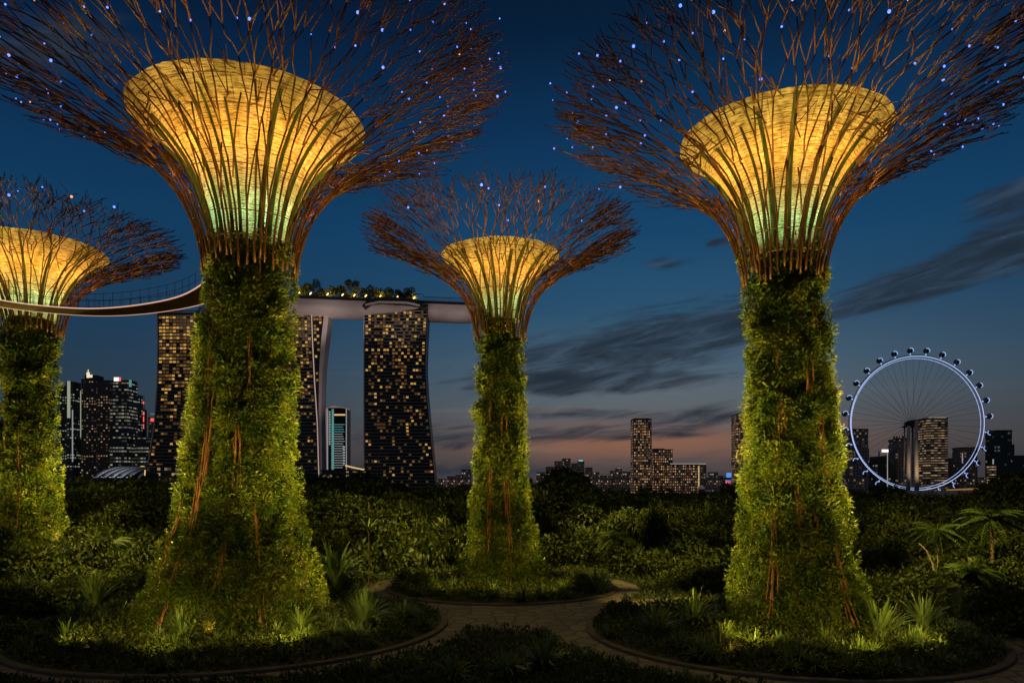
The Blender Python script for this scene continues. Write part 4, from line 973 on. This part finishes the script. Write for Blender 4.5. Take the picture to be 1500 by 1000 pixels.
# ------------------------------------------------------------------ observation wheel
def wheel():
    Y = 890; u = Y / FPX; cz = Z(619.5, Y); Rw = 97.8 * u
    r = thing('observation_wheel', 'giant observation wheel with blue-white glowing rim and round cabins', 'ferris wheel', (X(1343, Y), Y, 0))
    rimg = glow_mat('rim_light_glow', (.48, .60, 1.0), 1.0); rimd = glow_mat('rim_light_blue', (.40, .55, 1.0), .95)
    circ = lambda R, y, n=120: [(R * cos(2 * PI * k / n), y, cz + R * sin(2 * PI * k / n)) for k in range(n + 1)]
    mb = MB(); mb.tube(circ(Rw, -1.4), .46, 6, False); mb.build('rim_light', rimg, r, True)
    mb = MB(); mb.tube(circ(Rw - 2.4, 1.6), .34, 6, False); mb.build('rim_light', rimd, r, True)
    mb = MB(); mb.tube(circ(Rw + 1.6, 0), .45, 5, False)
    for k in range(112):
        q = 2 * PI * k / 112; q2 = 2 * PI * (k + .5) / 112
        mb.tube([((Rw + 1.4) * cos(q), 0, cz + (Rw + 1.4) * sin(q)), ((Rw - 2.2) * cos(q2), 1.4 if k % 2 else -1.2, cz + (Rw - 2.2) * sin(q2))], .16, 4, False)
    mb.build('rim_truss', DARKM, r)
    for k in range(56):
        q = 2 * PI * (k + .5) / 56; mb = MB(); y = 5.5 if k % 2 else -5.5
        mb.tube([(-6.5 + 2.5 * cos(q), y, cz + 2.5 * sin(q)), ((Rw - 1.5) * cos(q), 0, cz + (Rw - 1.5) * sin(q))], .13, 4, False); mb.build('spoke', DARKM, r)
    mb = MB(); vs = []
    mb.lathe([(.01, -9), (3.2, -9), (3.6, -7), (3.6, 7), (3.2, 9), (.01, 9)], 20)
    hub = MB(); hub.add([(x - 6.5, z, cz + y) for x, y, z in mb.v], mb.f); hub.build('hub', DARKM, r, True)
    cab = MB(); cab.sphere((0, 0, 0), 3.5, 14, 10); cmesh = cab.mesh('cabin', noise_mat('cabin_glass', [(.03, .045, .07), (.06, .08, .12)], .4, .15, 0, spec=.8), True)
    ringm = MB(); ringm.tube([(3.0 * cos(2.6 * k / 14 - .9), -2.6, 3.0 * sin(2.6 * k / 14 - .9)) for k in range(15)], .42, 5); rmesh = ringm.mesh('cabin_highlight', rimd, True)  # glowing arc put on as the bluish highlight of the cabin glass
    arm = MB(); arm.tube([(0, 0, 0), (0, 0, -5.4)], .7, 5); amesh = arm.mesh('cabin_arm', rimd)
    for k in range(28):
        q = 2 * PI * (k + .42) / 28; Rc = Rw + 7.3
        o = link('cabin', cmesh, r); o.location = (Rc * cos(q), 0, cz + Rc * sin(q))
        l = link('cabin_highlight', rmesh, o); l.rotation_euler = (0, -(q - .9) * .6, 0)
        a = link('cabin_arm', amesh, o); a.rotation_euler = (0, PI / 2 - q, 0)
    HO = -6.5
    for dx, w in ((-8.5, 2.4), (-4.5, 1.0), (1.2, 2.5), (6, 1.6)):
        mb = MB(); mb.tube([(HO + dx * 1.1, -9 if w > 2 else 9, 0), (HO + dx * .95, -8 if w > 2 else 8, cz + (2 if abs(dx) < 6 else -4))], [w * 1.1, w * .85], 8); mb.build('support_column', CONC, r, True)
    mb = MB(); mb.box(HO - 9.5, HO + 8.5, -6, 6, cz - 5, cz - 3.4); mb.build('axle_beam', DARKM, r)
    lamp('SPOT', (X(1344, 860), 845, 4), 9e4, (1, .72, .42), 2, (X(1344, Y), Y, cz * .6), 60, 1, parent=r)
wheel()

# ------------------------------------------------------------------ planting
def leaf_object(name, V, F, mat, parent=None): return link(name, np_mesh(name, V, F, mat), parent)
def tuft_mesh(seed, n=110, h=1.0, spread=.85, w=.03, name='grass_clump', droop=1.0, seg=5):
    """arching blades from one root, unit height"""
    rng = np.random.default_rng(seed); Vs = []; Fs = []; c = 0
    for i in range(n):
        q = rng.uniform(0, 2 * PI); out = rng.uniform(.1, 1) ** .8 * spread; L = rng.uniform(.65, 1.1) * h
        hx, hy = cos(q), sin(q); sx, sy = -hy, hx; b0 = rng.uniform(0, .10, 2) * h
        tw = rng.uniform(-.3, .3)
        for j in range(seg + 1):
            t = j / seg; r = out * L * (t ** 1.25); z = L * (t * (1.25 - .25 * out) - droop * .75 * out * t ** 2.6)
            ww = w * h * (1 - t ** 2) ** .6 * (.7 + .6 * (t < .5)) + .002
            x, y = b0[0] * hx + r * hx + tw * sx * r * .4, b0[1] * hy + r * hy + tw * sy * r * .4
            Vs += [(x - sx * ww, y - sy * ww, z), (x + sx * ww, y + sy * ww, z + ww * .4)]
            if j: Fs.append((c - 2, c - 1, c + 1, c)); 
            c += 2
    return np_mesh(name, np.array(Vs), np.array(Fs), BLADE)
tuft_arch = [tuft_mesh(700 + i, 105, 1, .95, .030) for i in range(3)]
tuft_spike = [tuft_mesh(720 + i, 70, 1, .95, .036, droop=.6) for i in range(2)]
tuft_low = [tuft_mesh(740 + i, 70, 1, 1.0, .035, droop=1.1, seg=3) for i in range(3)]
def at(px, py):                                     # ground point under a photo pixel
    d = CH * FPX / (py - HY); return X(px, d), d
def tuft(kind, px, py, hpx, label, k=0, cat='grass clump', group=None):
    x, y = at(px, py); m = y / FPX; me = kind[k % len(kind)]
    z0 = .28 if on_bed(x, y, -1.5) else 0.0
    o = link('grass_clump', me); o.location = (x, y, z0); s = hpx * m * 1.15; o.scale = (s, s, s); o.rotation_euler = (0, 0, px * 1.7); tag(o, label, cat, group); return o
tuft(tuft_arch, 535, 932, 62, 'big bright arching grass clump at the right foot of the huge left tower', 0)
tuft(tuft_arch, 442, 938, 42, 'bright arching grass clump in front of the huge left tower, right of its middle', 1)
tuft(tuft_arch, 265, 944, 44, 'pale arching grass clump in front of the left corner of the huge left tower', 2)
tuft(tuft_spike, 138, 888, 46, 'upright spiky grass clump left of the foot of the huge left tower', 0)
tuft(tuft_arch, 490, 864, 66, 'tall fountain-like grass clump behind the right foot of the huge left tower', 1)
tuft(tuft_arch, 592, 920, 36, 'small arching grass clump to the right of the biggest bright clump', 2)
tuft(tuft_spike, 1288, 946, 56, 'large dark-leaved spiky clump at the right foot of the right tree tower', 1)
tuft(tuft_spike, 1352, 930, 46, 'bright spiky clump further right, near the curve of the right path', 0)
tuft(tuft_arch, 962, 940, 46, 'dim arching grass clump near the left kerb of the right bed', 0)
tuft(tuft_arch, 1015, 928, 52, 'lit arching grass clump at the left foot of the right tree tower', 1)
tuft(tuft_arch, 1210, 958, 34, 'low grass clump in front of the middle of the right tree tower', 2)
tuft(tuft_arch, 1060, 952, 34, 'small grass clump before the left corner of the right tree tower', 0)
tuft(tuft_arch, 796, 984, 52, 'dark tall grass clump on the island between the front paths', 1)
tuft(tuft_arch, 742, 996, 44, 'dark grass clump at the bottom middle of the photo', 2)
tuft(tuft_arch, 664, 1000, 40, 'dark low grass clump left on the front island', 0)
tuft(tuft_spike, 878, 872, 34, 'pale spiky clump at the right end of the middle bed', 0)
tuft(tuft_arch, 30, 880, 40, 'dim grass clump at the left edge of the photo', 1)
tuft(tuft_arch, 75, 848, 46, 'dim arching grass clump left of the winding path', 2)
tuft(tuft_arch, 1405, 905, 40, 'dim grass clump behind the right path', 0)
# low dark clumps filling the beds and the verge
rg = random.Random(31)
for _ in range(900):
    k = rg.randrange(2); bx, by, br = BEDS[k]; q = rg.uniform(PI * .95, PI * 2.05); r = br + rg.uniform(2.5, 3.4)
    x, y = bx + r * cos(q), by + r * sin(q)
    if on_bed(x, y, 2.5) or abs(x) > .75 * y or y < 28 or (38.5 < y < 53 and -6 < x < 9) or rg.random() > .14: continue
    o = link('grass_clump', rg.choice(tuft_low)); o.location = (x, y, 0); w = rg.uniform(.5, 1.0); o.scale = (w, w, w); o.rotation_euler = (0, 0, rg.uniform(0, 6))
    tag(o, 'low dark grass clump on the verge outside the curved paths', 'grass clump', 'low clumps on the verges')
zones = [(BEDS[0], 'low dark grass clump in the round bed of the huge left tower', 'low clumps in the left bed', 70), (BEDS[1], 'low dark grass clump in the round bed of the right tree tower', 'low clumps in the right bed', 70), (BEDS[2], 'low dark grass clump in the round bed of the middle tree tower', 'low clumps in the middle bed', 46)]
for (bx, by, br), lab, grp, n in zones:
    for _ in range(n):
        q = rg.uniform(PI * .92, PI * 2.08); r = br * rg.uniform(.52, .955)
        o = link('grass_clump', rg.choice(tuft_low)); o.location = (bx + r * cos(q), by + r * sin(q), .22 if r < br * .85 else .10)
        s = rg.uniform(.6, 1.35); o.scale = (s, s, s * rg.uniform(.8, 1.1)); o.rotation_euler = (0, 0, rg.uniform(0, 6)); tag(o, lab, 'grass clump', grp)
# ground cover: small leaves over soil and verge, one sheet nobody could count
def cover():
    rng = np.random.default_rng(5); n = 150000
    y = 28 + (80 - 28) * rng.random(n) ** 1.25; x = (rng.random(n) - .5) * 1.56 * y
    ok = np.ones(n, bool); z = np.full(n, .0)
    inb = np.zeros(n, bool)
    for (a, b_, r), pw in zip(BEDS, (1.45, 2.05, 1.8)):
        dd = np.hypot(x - a, y - b_); inb |= dd < r - .35; ok &= ~((dd >= r - .35) & (dd < r + pw)); z = np.where(dd < r - .35, .10 + .5 * np.clip((r - dd) / (r * .55), 0, 1), z)
    import itertools
    px_ = np.array([p[0] for p in plaza]); py_ = np.array([p[1] for p in plaza]); ins = np.zeros(n, bool)
    for i in range(len(plaza)):
        j = i - 1; c = ((py_[i] > y) != (py_[j] > y)) & (x < (px_[j] - px_[i]) * (y - py_[i]) / (py_[j] - py_[i] + 1e-9) + px_[i]); ins ^= c
    ok &= ~ins | inb
    x, y, z = x[ok], y[ok], z[ok]; n = len(x)
    lump = .5 + .5 * np.sin(x * 1.9 + np.sin(y * 1.3) * 2) * np.sin(y * 2.1 + np.sin(x * .9) * 2)
    hgt = rng.random(n) * (.10 + .42 * lump)
    P = np.stack([x, y, z + hgt], 1); D = nrm(rng.normal(0, 1, (n, 3))) + np.array([0, 0, .8]); U = rng.normal(0, 1, (n, 3))
    L = rng.uniform(.14, .34, n); V, F = leaves(P, D, U, L, L * rng.uniform(.3, .5, n)); V[:, 2] = np.maximum(V[:, 2], .01)
    o = leaf_object('ground_cover', V, F, COVER); tag(o, 'low leafy ground cover over the beds and verges', 'ground cover', kind='stuff')
cover()
# shrubs
shrub_me = []
for i in range(6):
    rnd = random.Random(900 + i); V, F = crown_cloud(910 + i, 3000, lumps(rnd, 9, .72, 1.0, .22, .40), .13, .9); V[:, 2] = np.maximum(V[:, 2], .0)
    shrub_me.append(np_mesh('shrub', V, F, SHRUB))
SZ = [(-1e9, 235, 'dark leafy shrub in the undergrowth between the far left tower and the huge left tower', 'shrubs left of the huge tower'),
      (235, 640, 'dark leafy shrub in the undergrowth between the huge left tower and the middle tower', 'shrubs between huge and middle towers'),
      (640, 1075, 'dark leafy shrub in the undergrowth between the middle tower and the right tower', 'shrubs between middle and right towers'),
      (1075, 1e9, 'dark leafy shrub in the undergrowth right of the right tree tower', 'shrubs right of the right tower')]
rsx = random.Random(123); ns = 0
for d in (47, 50.5, 54, 58, 62.5, 67.5, 73, 79, 86, 94):
    step = 3.0 + (d - 47) * .075; x = -.77 * d + rsx.uniform(0, step)
    while x < .77 * d:
        xx, yy = x + rsx.uniform(-.9, .9), d + rsx.uniform(-1.6, 1.6)
        w = step * rsx.uniform(.55, .95); x += step
        if any(math.hypot(xx - a, yy - b_) < r + 2.4 + w * .55 for a, b_, r in BEDS): continue
        if math.hypot(xx - X(42, 73), yy - 73) < 8.5: continue
        if 36 < yy < 53.5 and -6.5 < xx < 9.5: continue
        if 50 < yy < 66 and X(880, yy) < xx < X(935, yy): continue     # the path runs back here
        px = 750 + xx / yy * FPX; lab, grp = next((l, g_) for a, b_, l, g_ in SZ if a <= px < b_)
        o = link('shrub', rsx.choice(shrub_me)); h = (1.7 + (d - 47) * .080) * rsx.choice((.6, .8, .95, 1.1, 1.3, 1.6))
        o.location = (xx, yy, -.05); o.scale = (w, w, h); o.rotation_euler = (0, 0, rsx.uniform(0, 6)); tag(o, lab, 'shrub', grp); ns += 1
# shrubs on the near verges left and right of the ring paths
for px, py, w, h, lab in ((8, 945, 2.0, 1.6, 'dark shrub at the left edge of the photo, outside the curving path'), (20, 905, 2.2, 2.2, 'taller dark shrub at the left edge above the curving path'),
                          (1497, 935, 2.0, 2.0, 'dark shrub at the right edge of the photo, outside the curving path'), (1475, 905, 2.0, 2.4, 'bushy shrub behind the top of the right curving path'),
                          (1240, 990, 1.3, .9, 'small rounded bush near the bottom in front of the right tree tower'), (905, 905, 1.3, 1.2, 'low round bush at the left corner of the right bed'), (1090, 905, 1.5, 1.5, 'lit bush hugging the left foot of the right tree tower'), (700, 872, 2.0, 1.5, 'dark round bush before the middle tree tower'), (600, 862, 1.8, 1.6, 'dim bush at the left end of the middle bed'), (850, 868, 1.8, 1.9, 'dark bush at the right of the middle bed')):
    x, y = at(px, py); o = link('shrub', shrub_me[int(px) % 6]); o.location = (x, y, .1 if on_bed(x, y) else 0); o.scale = (w, w, h); o.rotation_euler = (0, 0, px); tag(o, lab, 'shrub')
# trees of the wood behind
crown_me, trunk_me = [], []
for i in range(5):
    rnd = random.Random(60 + i); bl = lumps(rnd, 13, .40, .62, .11, .2, .36)
    V, F = crown_cloud(70 + i, 4200, bl, .062, .85); crown_me.append(np_mesh('crown', V, F, SHRUB))
    mb = MB(); mb.tube([(0, 0, 0), (.015, .01, .25), (0, 0, .55), (.01, 0, .8)], [.04, .03, .022, .008], 6)
    for bx, by, bz, br in bl[:7]: mb.tube([(0, 0, .3), (bx * .5, by * .5, .3 + (bz - .3) * .6), (bx, by, bz)], [.02, .014, .006], 4)
    trunk_me.append(mb.mesh('trunk', BARK, True))
topf = [(-60, 690), (40, 690), (100, 686), (150, 698), (200, 697), (245, 690), (300, 695), (450, 689), (505, 688), (560, 703), (620, 707), (670, 704), (760, 692), (795, 678), (822, 684), (850, 706), (900, 709), (950, 712), (1000, 716), (1040, 712), (1085, 704), (1180, 706), (1262, 712), (1300, 708), (1335, 717), (1400, 719), (1440, 713), (1470, 700), (1510, 684), (1570, 680)]
rq = random.Random(202)
TZ = [(-1e9, 235, 'dark broadleaf tree in the wood below the city cluster at left', 'trees left of the huge tower'), (235, 660, 'dark broadleaf tree in the wood before the hotel towers', 'trees before the hotel'),
      (660, 1090, 'dark broadleaf tree in the wood below the sunset skyline', 'trees below the sunset'), (1090, 1e9, 'dark broadleaf tree in the wood before the observation wheel', 'trees before the wheel')]
for row, (d, step, dy) in enumerate(((132, 44, 0), (112, 48, 4), (99, 54, 12), (86, 62, 26))):
    px = -70 + row * 17
    while px < 1580:
        p = px + rq.uniform(-10, 10); px += step * rq.uniform(.8, 1.15)
        y = d + rq.uniform(-5, 5); h = Z(float(np.interp(p, [a for a, _ in topf], [b_ for _, b_ in topf])) + dy + rq.uniform(-3, 4), y); k = rq.randrange(5)
        lab, grp = next((l, g_) for a, b_, l, g_ in TZ if a <= p < b_)
        if math.hypot(X(p, y) - X(42, 73), y - 73) < 11: continue
        t = thing('broadleaf_tree', lab, 'tree', (X(p, y), y, 0), grp); s = h / .93
        c = link('crown', crown_me[k], t); q = link('trunk', trunk_me[k], t); w = s * rq.uniform(.95, 1.25)
        t.scale = (w, w, s); t.rotation_euler = (0, 0, rq.uniform(0, 6))
# palms and odd plants
FROND = leaf_mat('palm_frond', [(.04, .075, .015), (.065, .105, .022), (.085, .125, .03)], .3)
def palm(px, d, h, fr, label, seed):
    rnd = random.Random(seed); t = thing('palm', label, 'palm', (X(px, d), d, 0))
    mb = MB(); mb.tube([(0, 0, 0), (.12, .05, h * .4), (.05, 0, h)], [.2, .14, .12], 7); mb.build('trunk', BARK, t, True)
    for i in range(24):
        q = 2 * PI * i / 24 + rnd.uniform(-.2, .2); up = rnd.uniform(-.1, 1.25); Vs = []; Fs = []; c = 0; tx, ty = cos(q), sin(q)
        for j in range(13):
            s = j / 12; r = fr * s * cos(up * (1 - s * .6)); z = h + fr * (s * sin(up) - .75 * s * s); w = .028 * (1.1 - s)
            Vs += [np.array((r * tx - ty * w, r * ty + tx * w, z)), np.array((r * tx + ty * w, r * ty - tx * w, z))]
            if j: Fs.append((c - 2, c - 1, c + 1, c))
            c += 2
        for j in range(16):
            s = (j + 1) / 16; r = fr * s * cos(up * (1 - s * .6)) ; z = h + fr * (s * sin(up) - .75 * s * s)
            for sd in (-1, 1):
                ll = fr * .34 * sin(PI * min(1, s * .9 + .08)); tx, ty = cos(q), sin(q); ox, oy = -ty * sd, tx * sd
                b0 = np.array((r * tx, r * ty, z)); tip = b0 + np.array((tx * ll * .6 + ox * ll * .8, ty * ll * .6 + oy * ll * .8, -ll * .35)); w = .035 * fr
                Vs += [b0, (b0 + tip) / 2 + np.array((tx * w, ty * w, .05)), tip, (b0 + tip) / 2 - np.array((tx * w, ty * w, -.05))]; Fs.append((c, c + 1, c + 2, c + 3)); c += 4
        leaf_object('frond', np.array(Vs), np.array(Fs), FROND, t)
palm(1372, 58, 4.6, 2.5, 'feathery palm standing right of the right tree tower', 1)
palm(1452, 56, 5.6, 2.8, 'tall feathery palm near the right edge of the photo', 2)
palm(1425, 50, 2.2, 2.0, 'short palm by the top of the right curving path', 3)
palm(905, 68, 3.4, 2.2, 'dim palm beyond the bend of the back path', 4)
palm(160, 62, 3.2, 2.2, 'dim palm between the far left tower and the huge left tower', 5)
# plant with a bare stalk and strap leaves
t = thing('strap_leaf_plant', 'slender plant with a bare stalk and strap leaves, left of the middle tree tower', 'plant', (X(540, 58), 58, 0))
zt_ = Z(775, 58)
mb = MB(); mb.tube([(0, 0, 0), (.05, 0, zt_ * .5), (0, 0, zt_)], [.07, .055, .05], 6); mb.build('stalk', BARK, t)
for i in range(9):
    q = 2 * PI * i / 9 + .3; L = 1.9; mb = MB(); vs = []
    for j in range(7):
        s = j / 6; r = L * s * .75; z = zt_ + L * (s * 1.05 - .55 * s * s) - .1; w = .09 * (1 - s) ** .6 + .004
        vs += [(r * cos(q) - w * sin(q), r * sin(q) + w * cos(q), z), (r * cos(q) + w * sin(q), r * sin(q) - w * cos(q), z)]
    mb.add(vs, [(2 * j, 2 * j + 1, 2 * j + 3, 2 * j + 2) for j in range(6)]); mb.build('strap_leaf', BLADE, t)
SAP = noise_mat('pale_bark', [(.10, .08, .05), (.17, .13, .08)], 3, .9)
t = thing('bare_sapling', 'bare pale sapling bending left, right of the right tree tower', 'sapling', (X(1372, 52), 52, 0))
mb = MB(); mb.tube([(X(a, 52) - X(1372, 52), 0, Z(b_, 52) if b_ < 990 else 0) for a, b_ in ((1372, 999), (1371, 850), (1366, 825), (1357, 806), (1346, 795))], [.11, .10, .08, .06, .03], 6); mb.build('stem', SAP, t, True)
mb = MB(); mb.tube([(X(a, 52) - X(1372, 52), 0, Z(b_, 52)) for a, b_ in ((1371, 842), (1374, 825), (1373, 812))], [.05, .04, .015], 5); mb.build('twig', SAP, t, True)

# ------------------------------------------------------------------ garden spotlights
SHELL = noise_mat('lamp_shell', [(.02, .02, .02), (.05, .05, .05)], 4, .5, .6); LENS = glow_mat('lamp_lens', (1, .55, .16), 2.2)
def spotlight(x, y, tx, ty, tz, e, col, ang, label, z0=.0, group=None):
    import mathutils
    t = thing('garden_spotlight', label, 'spotlight', (x, y, z0), group)
    mb = MB(); mb.tube([(0, 0, 0), (0, 0, .34)], .03, 6); mb.build('stake', SHELL, t)
    d = mathutils.Vector((tx - x, ty - y, tz - .45)); d.normalize()
    a = mathutils.Vector((0, 0, .42))
    mb = MB(); mb.tube([tuple(a - d * .12), tuple(a + d * .14)], [.07, .12], 10); mb.build('housing', SHELL, t)
    mb = MB(); mb.tube([tuple(a + d * .141), tuple(a + d * .15)], [.10, .10], 10); mb.build('lens', LENS, t)
    p = (x + d.x * .3, y + d.y * .3, z0 + .45 + d.z * .3)
    lamp('SPOT', p, e, col, .12, (tx, ty, tz), ang, .8, parent=t)
YG = (1, .76, .20)
for px, py, e, lab in ((300, 948, 170, 'orange garden spotlight glowing at the foot of the huge left tower'), (322, 938, 160, 'smaller orange spotlight just right of the one before the huge left tower'), (1080, 976, 60, 'faint orange spotlight low in front of the right tree tower')):
    x, y = at(px, py); spotlight(x, y, x, y + 2.2, .9, e, (1, .42, .12), 120, lab, .3)
for px, py, tx, ty in ((520, 952, 530, 925), (428, 955, 440, 932), (255, 962, 262, 940), (1300, 962, 1300, 938), (1352, 946, 1352, 925), (128, 902, 138, 886)):
    x, y = at(px, py); x2, y2 = at(tx, ty)
    lamp('SPOT', (x, y - 2.0, 3.4), 1900, YG, .3, (x2, y2, .7), 46, 1, name='clump_light')
